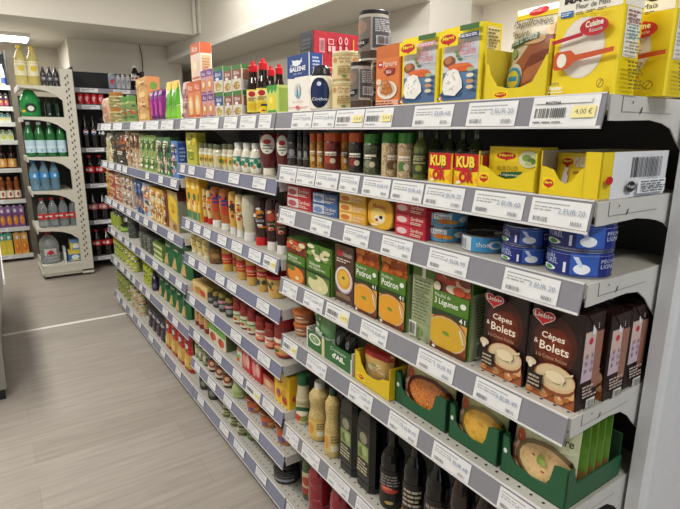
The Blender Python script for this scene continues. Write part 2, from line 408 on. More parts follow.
slab('wall_rear', 2.6, 4.8, 4.16, 4.3, 0, 2.75, WALL)
slab('wall_side', 4.7, 4.85, -1.6, 4.16, 0, 2.75, WALL)
t = MB(); t.box(1.775, 1.80, 2.39, 7.0, 2.15, 2.19, M('#efece4', .4)); struct('trim_1', t)
t = MB(); t.box(1.785, 1.80, 5.0, 5.12, 2.30, 2.75, M('#e2ded4', .5)); t.lathe([(.018, 2.30), (.018, 2.75)], '#dedad0', 12, cx=1.765, cy=5.06); struct('trim_2', t)
ln = MB(); ln.box(-2.9, D+.35, 4.085, 4.125, .0, .0012, M('#e8e6df', .6)); o = struct('floor_line', ln)
# fluorescent fitting under the lowered ceiling
f = MB(); lx = xpx(28.5, 6.25, 2.3)
f.box(-.75, lx, 6.10, 6.42, 2.285, 2.32, M('#e8e8e4', .5)); fit = obj('ceiling_light', f.build('ceiling_light'))
tag(fit, 'lit rectangular fluorescent fitting under the lowered ceiling above the drinks', 'light')
em, nt, b = newmat('lit_diffuser'); b.inputs['Emission Color'].default_value = (1, .98, .93, 1); b.inputs['Emission Strength'].default_value = 9; b.inputs['Base Color'].default_value = (.9, .9, .9, 1)
f = MB(); f.box(-.74, lx-.01, 6.11, 6.41, 2.272, 2.285, em); obj('diffuser', f.build('diffuser'), fit)
cb = MB()
for i in range(9):
    pass
cable = [(1.50+.02*math.sin(i*.5), 6.06, 2.31-.055*i) for i in range(8)]
for a, c in zip(cable, cable[1:]):
    cb.prism([(a[0]-.004, a[2]), (a[0]+.004, a[2]), (c[0]+.004, c[2]), (c[0]-.004, c[2])], 6.104, 6.112, '#4a4640', 'y')
tag(obj('wall_cable', cb.build('wall_cable')), 'thin dark cable running down the pale wall above the cola', 'cable')

# ------------------------------------------------------------------ main shelving run
JS = [.4026, 1.4063, 2.4075, 3.4377, 4.4003]
Z = {k: H+v for k, v in {'T': .054, 'A2': -.098, 'A3': -.224, 'A4': -.451, 'A5': -.645, 'A6': -.969, 'A7': -1.278, 'B2': -.143, 'B3': -.395, 'B4': -.565, 'B5': -.765, 'B6': -.938, 'B7': -1.109, 'B8': -1.278, 'C2': -.221, 'C3': -.500, 'C4': -.734, 'C5': -.977, 'C6': -1.278}.items()}
BAYS = {'A': ('near bay', 0, ['T', 'A2', 'A3', 'A4', 'A5', 'A6', 'A7']), 'B': ('second bay', 1, ['T', 'B2', 'B3', 'B4', 'B5', 'B6', 'B7', 'B8']),
        'C': ('third bay', 2, ['T', 'C2', 'C3', 'C4', 'C5', 'C6']), 'D': ('far bay', 3, ['T', 'C2', 'C3', 'C4', 'C5', 'C6'])}
ORD = ['first', 'second', 'third', 'fourth', 'fifth', 'sixth', 'seventh', 'eighth', 'ninth', 'tenth', 'eleventh', 'twelfth', 'thirteenth', 'fourteenth', 'fifteenth', 'sixteenth']
BOARD = M('#b2afa5', .45); BRK = M('#c9c8c4', .4); RAIL_G = M('#85858e', .25, coat=.3); RAIL_L = M('#7d8099', .25, coat=.3); LIP = M('#d6d5d6', .3); DARK = M('#1b1b1d', .6); STEEL = M('#8f8f90', .4)
CONT = {'T': {'A': 'bouillon boxes and big yellow cartons', 'B': 'stacked cartons and red capped bottles', 'C': 'green pouches and purple packs', 'D': 'jars and a crouton bag'},
 'A2': 'spice jars and stock cubes', 'A3': 'flat fish tins and tuna cans', 'A4': 'soup cartons', 'A5': 'trays of soup pouches', 'A6': 'salad dressings and dark bottles', 'A7': 'red bottles',
 'B2': 'mayonnaise jars and ketchup', 'B3': 'upside-down sauce bottles', 'B4': 'mustard jars', 'B5': 'tomato sauce jars', 'B6': 'red and green cartons', 'B7': 'orange lidded tubs', 'B8': 'olive jars',
 'C2': {'C': 'green soup packs', 'D': 'cream bag and dark packs'}, 'C3': {'C': 'blue and yellow packs', 'D': 'yellow and red boxes'}, 'C4': {'C': 'dark tins and green bags', 'D': 'green topped cans'},
 'C5': {'C': 'green bags', 'D': 'yellow green cans'}, 'C6': {'C': 'red and gold packs', 'D': 'mixed vegetable cans'}}
rg = random.Random(11)
INK = '#6d7076'; PAPER = M('#e4e5e6', .35)
def card(y0, y1, kind=0, text=None, tall=1.0):
    """price card lying on the sloping rail; local to the shelf (front edge x = 0, z = 0)"""
    b = MB(); w = y1-y0; s = Flat((-.0124, y1, -.0425*min(tall, 1.05)), (0, -w, 0), (.00775*tall, 0, .040*tall), (-1, 0, .194))
    b.add([s.p(u, v, .0006) for u, v in ((0, 0), (1, 0), (1, 1), (0, 1))]+[s.p(u, v, .0014) for u, v in ((0, 0), (1, 0), (1, 1), (0, 1))], [(4, 5, 6, 7), (0, 1, 5, 4), (1, 2, 6, 5), (2, 3, 7, 6), (3, 0, 4, 7)], PAPER)
    it = [('r', .06, .81, .62+.2*rg.random(), .86, '#a4a7ac')]
    if kind == 0:
        it += lines(.06, .52, .5, .74, 2, '#a6a8ae', rg, .4)+barcode(.08, .12, .34, .30, '#8d9096', 9, rg)+barcode(.74, .12, .93, .27, '#8d9096', 7, rg)
        it += [('t', text or rg.choice(['2 EUR 60', '1 EUR 68', '2 EUR 20', '1 EUR 95']), .50, .50, .95, .70, '#7d90ac')]
    elif kind == 1:   # yellow price field
        it += barcode(.06, .3, .56, .62, '#5b5b5b', 16, rg)+[('r', .64, .28, .97, .66, '#ece29a'), ('t', text or '3,10 €', .69, .37, .93, .57, '#3a3a3a')]+lines(.06, .1, .5, .2, 1, INK, rg, .4)
    else:
        it += lines(.08, .45, .6, .72, 2, '#a6a8ae', rg, .4)+[('r', .58, .4, .9, .54, '#c3c8d2'), ('r', .1, .14, .36, .26, '#b9bbc0')]
    art(b, s, it, .4, e0=.0016, step=.0001); return b
CARDS = {
 'TA': [(293, 313, 0), (314, 336, 0), (337, 365, 1), (366, 394, 1), (415, 454, 0), (469, 518, 0), (533, 600, 9)],
 'TB': [(180, 198, 2), (199, 221, 2), (224, 239, 2), (240, 258, 2), (259, 273, 2)], 'TC': [(130, 145, 2), (146, 160, 2), (161, 175, 2)], 'TD': [(101, 112, 2), (113, 123, 2)],
 'A2': [(281, 297, 0), (298, 316, 0), (317, 339, 0), (341, 360, 0), (364, 391, 0), (393, 424, 0), (426, 465, 0), (475, 525, 0, '2 EUR 60'), (532, 594, 0, '2 EUR 20')],
 'A3': [(281, 296, 0), (312, 332, 0), (345, 370, 0), (383, 413, 0), (430, 469, 0), (505, 560, 0, '3 EUR 20')],
 'A4': [(284, 298, 0), (305, 324, 0), (327, 350, 1), (362, 388, 0), (419, 455, 0), (476, 521, 0, '3 EUR 49')],
 'A5': [(284, 298, 1), (308, 327, 0), (350, 373, 0), (390, 419, 0), (434, 471, 0), (500, 540, 0)],
 'A6': [(287, 299, 0), (303, 320, 0), (329, 350, 0), (357, 380, 0), (400, 425, 0)], 'A7': [(287, 297, 0), (305, 320, 0)],
 'B2': [(181, 186, 2), (189, 196, 2), (206.5, 215.5, 2), (229, 241, 2), (253, 268, 2)],
 'B3': [(186, 191, 2), (194, 202, 2), (204, 212, 2), (218, 228, 2), (232, 244, 2), (249, 263, 2), (264.5, 277, 1)],
 'B4': [(189, 196, 2), (199, 208, 2), (216, 226, 2), (227.5, 238, 2), (257, 271, 2)], 'B5': [(190, 196, 2), (206, 216, 2), (231, 243, 2), (258, 272, 2)],
 'B6': [(194, 201, 2), (214, 223, 2), (233, 245, 2), (247, 261, 1), (263, 276, 2)], 'B7': [(195, 201, 2), (208, 217, 2), (224, 233, 2), (248, 261, 2)], 'B8': [(198, 205, 2), (220, 230, 2), (234, 246, 2), (256, 268, 2)],
 'C2C': [(146, 150, 2), (159, 164, 2), (171, 178, 2)], 'C2D': [(103, 108, 2), (109, 115, 2), (117, 122, 2), (123, 128, 2)],
 'C3C': [(136, 140, 2), (144, 149, 2), (153, 158, 2), (168, 175, 2)], 'C3D': [(107, 112, 2), (113, 118, 2), (120, 125, 2), (127, 132, 2)],
 'C4C': [(141, 146, 2), (153, 159, 2), (165, 170, 2), (176, 183, 2)], 'C4D': [(111, 116, 2), (118, 123, 2), (125, 130, 2), (132, 136, 2)],
 'C5C': [(139, 143, 2), (146, 151, 2), (163, 169, 2), (173, 179, 2)], 'C5D': [(114, 118, 2), (120, 125, 2), (127, 131, 2), (133, 136, 2)],
 'C6C': [(149, 154, 2), (161, 166, 2), (176, 182, 2)], 'C6D': [(117, 121, 2), (123, 127, 2), (130, 134, 2), (138, 142, 2)]}
def shelf(bay, key):
    nm, i, ks = BAYS[bay]; y0, y1 = JS[i]+.0035, JS[i+1]-.0035; z = Z[key]; bottom = key == ks[-1]
    cont = CONT[key] if isinstance(CONT[key], str) else CONT[key][bay]
    depth = .305
    L = lambda y: y-y0
    b = MB(); b.box(0, depth, 0, y1-y0, -.022, 0, BOARD)
    if key in ('A5', 'A6', 'A7', 'B6', 'B7', 'B8', 'C5', 'C6', 'A4'):
        for r in range(7):
            for k in range(int((y1-y0)/.026)):
                cx, cy = .018+r*.024, .013+k*.026+(r % 2)*.013
                if cy < y1-y0-.006: b.add([(cx+.0032*math.cos(a*math.pi/3), cy+.0032*math.sin(a*math.pi/3), .0003) for a in range(6)], [tuple(range(6))], '#2b2a28')
    ordn = 'top' if key == 'T' else 'bottom' if bottom else ORD[ks.index(key)]
    s = obj('shelf', b.build('shelf'), None, (D, y0, z))
    tag(s, f'{ordn} shelf of the {nm} carrying {cont}', 'shelf', 'shelves of the long shelving run')
    f = MB(); hh = .046 if not bottom else .055
    f.prism([(-.0005, .0025), (-.0035, .0025), (-.0125, -hh+.002), (-.0125, -hh), (-.0095, -hh), (-.0005, -.004)], 0, y1-y0, RAIL_G if bay == 'A' or key == 'T' else RAIL_L)
    f.prism([(-.0005, .0028), (-.0042, .0028), (-.0046, .0008), (-.0005, .0024)], 0, y1-y0, LIP); f.prism([(-.0128, -hh+.003), (-.0138, -hh-.001), (-.0095, -hh-.001)], 0, y1-y0, LIP)
    obj('price_rail', f.build('price_rail'), s)
    for e, (ya, yb) in enumerate(((-.003, -.0005), (y1-y0+.0005, y1-y0+.003))):
        k = MB(); nx = ks[ks.index(key)+1] if not bottom else None; g = min(1, (z-Z[nx]-.045)/.13) if nx else 1; arc = [(.30, -.125*g), (.27, -.118*g), (.24, -.10*g), (.215, min(-.05, -.08*g)), (.19, min(-.043, -.056*g)), (.16, -.038), (.12, -.0335), (.02, -.036)]
        if bottom: arc = [(.30, -.05), (.02, -.04)]
        k.prism([(.002, 0), (.002, -.036)]+arc[::-1]+[(.30, 0)], ya, yb, BRK)
        if bay == 'A' and e == 0:
            art(k, Flat((.002, ya, -.033), (.298, 0, 0), (0, 0, .033), (0, -1, 0)), [('r', .10, .30, .107, .97, '#55565a'), ('r', .10, .28, .60, .32, '#8b8c8e'), ('e', .20, .72, .006, .06, '#55565a'), ('p', [(.27, .2), (.29, .3), (.3, .55), (.285, .5)], '#3c3d40')], step=.0001)
        obj('bracket', k.build('bracket'), s)
    ck = key+bay if (key+bay) in CARDS else key
    for c in CARDS.get(ck, []):
        ya, yb = ypx(c[0], D-.006, z-.02), ypx(c[1], D-.006, z-.02)
        ya, yb = min(ya, y1-.002), max(yb, y0+.002)
        if ya-yb < .012: continue
        if c[2] == 9:
            cb = card(L(yb), L(ya), 1, '4,00 €', 1.12); sf = Flat((-.0124, L(ya), -.0425*1.05), (0, -(ya-yb), 0), (.00775*1.12, 0, .040*1.12), (-1, 0, .194))
            art(cb, sf, [('r', .05, .76, .9, .9, PAPER), ('t', 'MAIZENA', .22, .74, .46, .83, '#333333', {'bold': .03})], e0=.0034)
        else:
            e = .07*(ya-yb) if c[2] == 2 else 0; cb = card(L(yb)+e, L(ya)-e, c[2], c[3] if len(c) > 3 else None, .86 if c[2] == 2 and key != 'T' else 1.0)
        obj('price_card', cb.build('price_card'), s)
    return s
for bay, (nm, i, ks) in BAYS.items():
    y0, y1 = JS[i], JS[i+1]
    b = MB(); b.box(D+.312, D+.327, y0+.001, y1-.001, .02, Z['T']+.10, M('#3d3d40', .5))
    fr = obj('shelving_frame', b.build('shelving_frame')); tag(fr, f'grey back panel and uprights holding the shelves of the {nm}', 'shelving', 'bays of the long shelving run')
    for yy in ((y0, y1) if bay == 'D' else (y0,)):
        u = MB(); u.box(D+.328, D+.37, yy+.002 if yy != y1 else yy-.04, yy+.04 if yy != y1 else yy-.002, 0, Z['T']+.12, STEEL); obj('upright', u.build('upright'), fr)
        k = MB(); k.prism([(D+.03, .0), (D+.03, .035), (D+.06, .075), (D+.31, .075), (D+.31, 0)], yy+.004 if yy != y1 else yy-.03, yy+.03 if yy != y1 else yy-.004, STEEL); obj('foot', k.build('foot'), fr)
    for key in ks: shelf(bay, key)
p = MB(); r = .008
pts = [(.944, .372), (.948, .366), (.956, .363), (1.75, .363), (1.75, .396), (.944, .396)]
p.prism(pts, 0, 2.05, M('#d7dadf', .35), 'z')
ep = obj('end_panel', p.build('end_panel')); tag(ep, 'white upright end panel closing the near end of the shelving', 'panel')

# ------------------------------------------------------------------ chest freezer at the aisle's other side
x1 = -.078
b = MB(); b.prism([(-.95, .06), (x1, .06), (x1+.006, .36), (x1+.055, .62), (x1+.055, .68), (x1+.03, .72), (-.93, .72), (-.95, .66)], 3.05, 4.9, M('#85827c', .35))
fz = obj('chest_freezer', b.build('chest_freezer')); tag(fz, 'grey chest freezer standing opposite the shelving at the edge of view', 'freezer')
for nm, q, m in (('bumper_rail', (x1+.056, x1+.064, 3.05, 4.9, .63, .66), '#d9d9d6'), ('plinth', (-.93, x1-.01, 3.06, 4.88, 0, .06), '#17171a'), ('lid', (-.93, x1+.02, 3.07, 4.88, .72, .745), '#c9d0d4')):
    b = MB(); b.box(*q, M(m, .3)); obj(nm, b.build(nm), fz)
# ------------------------------------------------------------------ placing runs of packs
PLACES = {}
for bay, (nm, i, ks) in BAYS.items():
    for j, k in enumerate(ks):
        on = 'top' if k == 'T' else 'bottom' if j == len(ks)-1 else ORD[j]
        zmax = None if j == 0 else Z[ks[j-1]]-.024
        PLACES[bay+k] = dict(ax='y', f=D, z=Z[k], where=f'{on} shelf, {nm}', zmax=zmax, lo=JS[i]+.006, hi=JS[i+1]-.006)
REG = []; jit = random.Random(5)
def run(fn, pl, cl, cr, n, top, desc, cat, set_=.022, d=None, k=1, rnd=False, h=None, gap=.965, z=None, yaw=1.2, noclamp=False, rows=1, tilt=None, dz=0., lift=0., wf=None, into=None, inf=.88):
    """n packs between photo columns cl and cr on a shelf, k high, top edge at photo row top"""
    P = PLACES[pl]; wf = wf or {'A': 1.12, 'B': 1.45, 'C': 1.6, 'D': 1.6}.get(pl[0], 1.1); zb = (P['z'] if z is None else z)+.0005
    fx = P['f']+set_
    if rnd:   # round packs: own diameter from their apparent width, centres spread along the row
        q = (cr-cl)/n; d = .05
        for it in range(4):
            fr = fx+d/2
            inv = (lambda c: ypx(c, fr, zb)) if P['ax'] == 'y' else (lambda c: xpx(c, fr, zb))
            ctr = [inv(cl+q*(c+wf/2)) for c in range(n)]
            cm_ = ctr[n//2]; X, Y = (fr, cm_) if P['ax'] == 'y' else (cm_, fr)
            dep_ = (math.sin(YAW)*X+math.cos(YAW)*Y)*math.cos(PIT)-(zb-H)*math.sin(PIT)
            d = q*dep_/F*wf
            if n > 1: d = min(d, min(abs(a-b) for a, b in zip(ctr, ctr[1:]))*.985)
        w = d
        if P['ax'] == 'y': ctr = [max(P['lo']+w/2, min(P['hi']-w/2, c)) for c in ctr]
        else:
            l0, h0 = P['lo']+w/2, P['hi']-w/2
            sh = max(0, l0-ctr[0])-max(0, ctr[-1]-h0); ctr = [c+sh for c in ctr]; m0, m1 = ctr[0], ctr[-1]; t0, t1 = max(m0, l0), min(m1, h0)
            if n > 1 and (t0, t1) != (m0, m1):
                w = d = min(w, (t1-t0)/(n-1)*.985); ctr = [t0+(t1-t0)*c/(n-1) for c in range(n)]
            elif n == 1: ctr = [max(l0, min(h0, m0))]
    else:
        fr = fx
        a, b = (ypx(cl, fr, zb), ypx(cr, fr, zb)) if P['ax'] == 'y' else (xpx(cl, fr, zb), xpx(cr, fr, zb))
        if P['ax'] == 'y': a, b = min(a, P['hi']), max(b, P['lo'])
        else: a, b = max(a, P['lo']), min(b, P['hi'])
        pitch = abs(a-b)/n; w = pitch*gap
        ctr = [a+(-1 if P['ax'] == 'y' else 1)*pitch*(c+.5) for c in range(n)]
    if into is not None:
        w = max(v.co.x for v in into.data.vertices)*2*inf; ctr = [into.location.y]
    if d is None: d = w*.6
    cm = (cl+cr)/2
    if h is None: h = ((zx(cm, top, fr) if P['ax'] == 'y' else zy(cm, top, fr))-zb)/k-.0006
    if P['zmax'] and zb+k*h > P['zmax']-.004 and not noclamp: h = (P['zmax']-.004-zb)/k-.0006
    parts = fin(fn(w, d, h)); s = -1 if P['ax'] == 'y' else 1
    out = []
    for r in range(rows):
        for c in range(n):
            for t in range(k):
                q = ctr[c]; dep = fx+d/2+r*(d*1.04+.002)
                loc = (dep, q, zb+t*(h+.0006)+lift) if P['ax'] == 'y' else (q, dep, zb+t*(h+.0006)+lift)
                o = put(parts, loc, ((R(-90)+(math.atan2(q, D)*.7 if rnd else 0)) if P['ax'] == 'y' else 0)+R(jit.uniform(-yaw, yaw)), None, cat, None, tilt)
                REG.append((o, desc, pl, q, t, r, k)); out.append(o)
    return out
TIER = {2: ['lower', 'upper'], 3: ['bottom', 'middle', 'topmost'], 4: ['bottom', 'second tier', 'third tier', 'topmost']}
def label_all():
    by = {}
    for e in REG: by.setdefault((e[1], PLACES[e[2]]['where']), []).append(e)
    for (desc, where), es in by.items():
        xs = []
        ascending = PLACES[es[0][2]]['ax'] == 'y'
        for e in sorted(es, key=lambda e: e[3] if ascending else -e[3]):
            if not xs or abs(xs[-1]-e[3]) > .004: xs.append(e[3])
        for e in es:
            i = min(range(len(xs)), key=lambda i: abs(xs[i]-e[3])); p = []
            if e[6] > 1: p.append(TIER[e[6]][e[4]])
            if any(x[5] for x in es): p.append('behind' if e[5] else 'in front')
            if len(xs) > 1: p.append(f'{ORD[i]} from near end')
            pos = ', '.join(p); lab = f'{desc}, {pos}, {where}' if pos else f'{desc}, {where}'
            e[0]['label'] = lab
            if len(es) > 1: e[0]['group'] = f'{desc} repeated on {where}'

rr = random.Random(21)
def T(s, u0, v0, u1, v1, c, **o): return ('t', s, u0, v0, u1, v1, c, o)
def maggi(u, v, ru, rv):
    return [('r', u-ru*1.25, v-rv*1.35, u+ru*1.25, v+rv*1.35, '#f4d80c'), ('e', u, v, ru, rv*.9, '#c3131b', 8), ('p', [(u-ru*.1, v-rv*.7), (u+ru*.35, v-rv*.75), (u+ru*.0, v-rv*1.25)], '#c3131b'), T('Maggi', u-ru*.72, v-rv*.38, u+ru*.74, v+rv*.5, '#f7e23c', bold=.03, up=.006)]
def bowl(u, v, ru, rv, rim, soup, spot=(), garnish='#4d7a2a'):
    o = [('e', u, v-rv*.10, ru*1.04, rv*1.06, rim), ('e', u, v, ru*.96, rv*.87, '#cdb992'), ('e', u, v+rv*.01, ru*.91, rv*.80, soup)]
    for i, c in enumerate(spot):
        a = i*2.4; q = .25+.45*((i*37) % 10)/10; o.append(('e', u+ru*q*math.cos(a), v+rv*.75*q*math.sin(a), ru*.09, rv*.06, c, i*40))
    if garnish: o += [('e', u, v+rv*.08, ru*.16, rv*.08, garnish, 30), ('e', u+ru*.06, v+rv*.02, ru*.14, rv*.06, '#6f9a3a', -35)]
    return o
def bowl2(u, v, ru, rv, rim, soup, spot):
    o = [('e', u, v-.02, ru*1.04, rv*1.06, '#4a2c1a'), ('e', u, v, ru*1.03, rv*1.02, rim), ('e', u, v-.012, ru*.90, rv*.86, soup)]
    for i, c in enumerate(spot):
        a = i*2.1+.5; o.append(('e', u+ru*.45*math.cos(a), v+rv*.4*math.sin(a), ru*.07, rv*.05, c, i*40))
    return o
NUT = lambda g, c='#6f6f6f': lines(.1, .1, .9, .9, 16, c, g, .35)

# ================================================================== near bay, top shelf
YEL = '#f0d312'; MRED = '#c3131b'
# fine salt carton, blue over white
def salt(w, d, h):
    fr = [('r', 0, .62, 1, 1, '#1c3f86'), ('p', [(0, .62), (.3, .6), (.55, .655), (.8, .68), (1, .62), (1, .7), (0, .7)], '#1c3f86'), ('e', .45, .86, .2, .05, '#e9eef5', 10), ('p', [(.3, .86), (.22, .92), (.35, .91)], '#e9eef5'), ('p', [(.6, .87), (.7, .94), (.72, .86)], '#e9eef5'), T('BALEINE', .14, .72, .88, .80, '#f2f5fa', bold=.03), T('LA', .16, .81, .28, .85, '#f2f5fa'), T('SEL FIN', .32, .66, .7, .69, '#c9d6ec'),
          ('e', .5, .38, .14, .13, '#8fb7c9'), ('e', .5, .40, .10, .10, '#d5e3e4'), ('e', .5, .42, .05, .06, '#c9a27a'), ('r', .46, .28, .54, .40, '#4f87a6'), T('SEL MARIN', .26, .19, .74, .215, '#c88'), ('r', 0, .09, 1, .1, '#c23a44'), ('e', .5, .095, .08, .035, '#d6555e')]
    sd = [('r', 0, .62, 1, 1, '#1c3f86')]+lines(.2, .66, .8, .95, 5, '#b9c8e6', rr)+lines(.15, .2, .85, .55, 7, '#a9adb5', rr)+[('r', 0, .09, 1, .1, '#c23a44')]
    return carton(w, d, h, '#efebe4', fr, sd, '#1c3f86', name='salt_carton')
run(salt, 'AT', 281.5, 309.8, 1, 55, 'blue and white salt carton with small whale emblem', 'salt carton', d=.045, set_=.03)
def shaker(w, d, h):
    ps = lathed('mayo', w, h, '#ece9dc', '#1d1f24', None, 'salt_shaker', .72)
    b = MB(); r = w/2; P = [(0, 0), (.82*r, 0), (r, .06*h), (1.0*r, .5*h), (.92*r, .68*h), (.80*r, .76*h)]; b.lathe(P, M('#ece9dc', .2), 24, .7)
    c = MB(); c.lathe([(.80*r, .76*h), (.82*r, .80*h), (.70*r, .92*h), (.5*r, .985*h), (0, h)], M('#1d1f24', .25), 24, .7)
    l = MB(); art(l, Round(P, .06*h, .72*h, R(130), .7, dv=.1), [('e', .5, .52, .40, .50, '#161d3c'), ('e', .5, .56, .30, .36, '#22305c'), ('e', .5, .8, .08, .07, '#cfd6e6'), T('Cérébos', .22, .26, .80, .36, '#e8ecf4', lean=.1)], .25)
    return [('salt_shaker', b, None, None), ('cap', c, 0, None), ('label', l, 0, None)]
run(shaker, 'AT', 309.5, 331, 1, 65, 'white oval salt shaker with black cap', 'salt shaker', rnd=True, set_=-.002)
def redbox(w, d, h):
    sd = [('r', .10, .25, .2, .75, '#d98f94')]+barcode(.115, .3, .185, .7)+[('r', .26, .3, .31, .5, '#e3a9ab'), ('r', .26, .55, .37, .75, '#e3a9ab'), ('r', .275, .58, .355, .72, '#a31428'), ('r', .33, .28, .40, .5, '#e3a9ab'), ('e', .50, .72, .035, .14, '#e0a9aa'), ('e', .50, .72, .02, .08, '#a31428'), ('e', .62, .72, .035, .14, '#e0a9aa'), ('e', .62, .72, .02, .08, '#a31428')]+[('r', .48+i*.0, .3, .52, .52, '#e0a9aa') for i in range(1)]+[('r', .60, .3, .64, .52, '#e0a9aa'), ('r', .76, .2, .78, .8, '#e0a23a')]
    return carton(w, d, h, '#a31428', [('r', 0, 0, 1, 1, '#35353c')]+lines(.15, .2, .85, .8, 4, '#5b5b64', rr), sd, '#a41226', name='red_carton', flap=False)
ry0, ry1 = ypx(313.6, D+.115, 1.7), ypx(300, D+.115, 1.7)
rp = fin(redbox(ry1-ry0, .185, .0795))
for t in range(3):
    o = put(rp, (D+.115+.0925, (ry0+ry1)/2, Z['T']+.0006+.0802*t), R(-90), f'long red carton, {["lowest", "middle", "topmost"][t]} of the stack behind the salt carton, top shelf', 'carton', 'red cartons stacked behind the salt')
def canister(w, d, h):
    return lathed('tube', w, h, '#e0cf9f', '#e6d8ad', (.04, .9, 150, '#e3d3a2', [('r', 0, .0, 1, .05, '#c2a468'), ('r', 0, .93, 1, .97, '#c2a468'), ('e', .2, .78, .09, .1, '#c98f5a'), ('e', .8, .78, .09, .1, '#c98f5a'), T('Fleur', .34, .78, .66, .88, '#9a5a3a', lean=.03), T('de Sel', .36, .66, .64, .75, '#9a5a3a'), ('r', .3, .2, .7, .5, '#d9c48a')]+lines(.33, .22, .67, .56, 4, '#9d875a', rr)+[('e', .5, .12, .06, .05, '#7a8b4a')]), 'salt_canister', caplab=None)
run(canister, 'AT', 332.5, 357.5, 1, 53, 'cream cardboard salt canister', 'canister', k=2, rnd=True, set_=.03, yaw=8)
def coffee_jar(w, d, h):
    ps = lathed('tube', w, h, M('#b9b3aa', .08, coat=.5), '#222224', (.18, .86, 200, None, [('r', .02, .0, .52, 1, '#6f665e'), ('e', .26, .72, .2, .2, '#8d7566'), ('e', .2, .76, .08, .1, '#b06a62'), ('p', [(.04, .3), (.5, .38), (.48, .22), (.3, .12), (.1, .2)], '#16161a'), T('Moka', .14, .22, .40, .33, '#e7e4de', lean=.04), ('r', .56, .1, .98, .98, '#4e5258')]+lines(.6, .55, .94, .94, 7, '#b7bcc2', rr)+[('r', .62, .18, .92, .44, '#c3c7cb')]+barcode(.64, .2, .9, .42, '#333')), 'grinder_jar')
    b = MB(); b.lathe([(0, .04*h), (w/2*1.004, .04*h), (w/2*1.004, .2*h)], M('#4c403a', .2), 20); b2 = MB(); ps.append(('contents', b, 0, None)); return ps
E1 = run(coffee_jar, 'AT', 350.3, 368, 1, 63, 'clear jar of brown spice with black lid', 'spice jar', rnd=True, set_=.016)
hj = .0
run(coffee_jar, 'AT', 371.5, 387, 1, 61, 'clear jar with black lid, half hidden behind orange carton', 'spice jar', rnd=True, set_=.075)
def jar_top(o):   # height of a placed thing
    return o.location.z+max(v.co.z for c in [o]+list(o.children) for v in c.data.vertices)
zt = jar_top(E1[0])
run(coffee_jar, 'AT', 358.5, 384.5, 1, 13, 'tall clear jar with black lid stacked on two others', 'spice jar', rnd=True, set_=.02, z=zt)
def panure(w, d, h):
    fr = [('r', 0, .80, 1, 1, '#c8692f'), ('r', 0, 0, 1, .12, '#e9b394'), ('e', .2, .70, .14, .055, '#c9202a'), ('r', .13, .69, .27, .72, '#f0e6e0'), T('Panure', .32, .66, .92, .745, '#f7e8dc', lean=.08), ('p', [(.34, .58), (.5, .64), (.86, .62), (.8, .53), (.5, .51)], '#8e1a20'), T('Blé', .48, .545, .70, .60, '#f7e8dc'), ('e', .52, .28, .44, .15, '#e9ded0'), ('e', .52, .29, .36, .11, '#d8c2a8')]
    for x, y in ((.36, .27), (.5, .25), (.66, .27), (.43, .34), (.6, .34), (.52, .39)): fr.append(('e', x, y, .12, .055, '#b5672c', 20)); fr.append(('e', x-.02, y+.015, .07, .03, '#cc8444'))
    fr += [('e', .2, .42, .12, .05, '#e6cfae', 30)]+lines(.08, .02, .92, .1, 2, '#8a3a22', rr)
    return carton(w, d, h, '#d9793d', fr, NUT(rr, '#a8562a'), '#c8692f', name='breadcrumb_carton')
run(panure, 'AT', 374.6, 399, 1, 45, 'orange breadcrumb carton with picture of golden nuggets', 'breadcrumb carton', d=.06, set_=.015)
def court(w, d, h, blue=False):
    fr = [('r', .06, .04, .94, .90, '#cdd2da'), ('r', .06, .04, .94, .30, '#4a6a94'), ('p', [(.06, .2), (.5, .28), (.94, .16), (.94, .42), (.06, .42)], '#5c7ea6'), ('e', .3, .12, .3, .05, '#28507f', 12),
          ('e', .22, .56, .16, .075, '#8a4a2a', 20), ('e', .2, .58, .09, .05, '#b5764c', 30), ('e', .50, .475, .30, .05, '#e0703a', -12), ('e', .62, .45, .22, .04, '#d65f2c', -8), ('e', .44, .62, .05, .02, '#5c8a3a', 40), ('e', .50, .58, .06, .02, '#47772e', -30), ('e', .40, .67, .04, .02, '#6d9b45'),
          ('p', [(.08, .2), (.14, .12), (.42, .10), (.60, .2), (.58, .3), (.48, .43), (.36, .46), (.2, .43), (.10, .32)], '#efeeea'), ('e', .33, .3, .18, .10, '#f8f7f3', 20)]
    for i in range(16): fr.append(('e', .18+.3*rr.random(), .18+.22*rr.random(), .012, .008, ['#3d6a33', '#c06a3a', '#8a8f86'][i % 3]))
    for i in range(4): fr += [('e', .82, .20+.075*i, .09, .026, ['#d9c9a8', '#c98f5e', '#e6ddc8', '#a9b47c'][i], 15)]
    fr += [('r', .52, .92, .98, .99, '#3e6a35'), ('r', .54, .82, .98, .885, '#2b3f74' if blue else '#d98f97')]+lines(.56, .83, .96, .875, 2, '#e9e6ee', rr)
    fr += [T('Court -', .56, .70, .90, .80, '#c8435a', lean=.05), T('Bouillon', .54, .61, .95, .70, '#c8435a', lean=.05)]+lines(.56, .57, .9, .595, 1, '#8f93a0', rr)+maggi(.27, .84, .2, .07)+[('r', .05, .05, .10, .08, '#2b4c8a'), ('r', .10, .05, .15, .08, '#efefef'), ('r', .15, .05, .2, .08, '#c03038')]
    sd = [('r', .16, .66, .86, .95, '#e6dcb0')]+lines(.2, .68, .82, .93, 6, '#8a7c34', rr)+[('r', .16, .36, .86, .62, '#dcd08c'), ('e', .4, .5, .14, .06, '#8fa04a')]+lines(.2, .1, .82, .3, 5, '#a4931a', rr)+[('r', .16, .6, .86, .64, '#4c7a34')]
    return carton(w, d, h, '#e9d41c', fr, sd, '#e3cf20', name='bouillon_box')
run(court, 'AT', 400, 437.5, 1, 36, 'yellow court-bouillon box with pink ribbon', 'bouillon box', d=.07, set_=.018, yaw=.4)
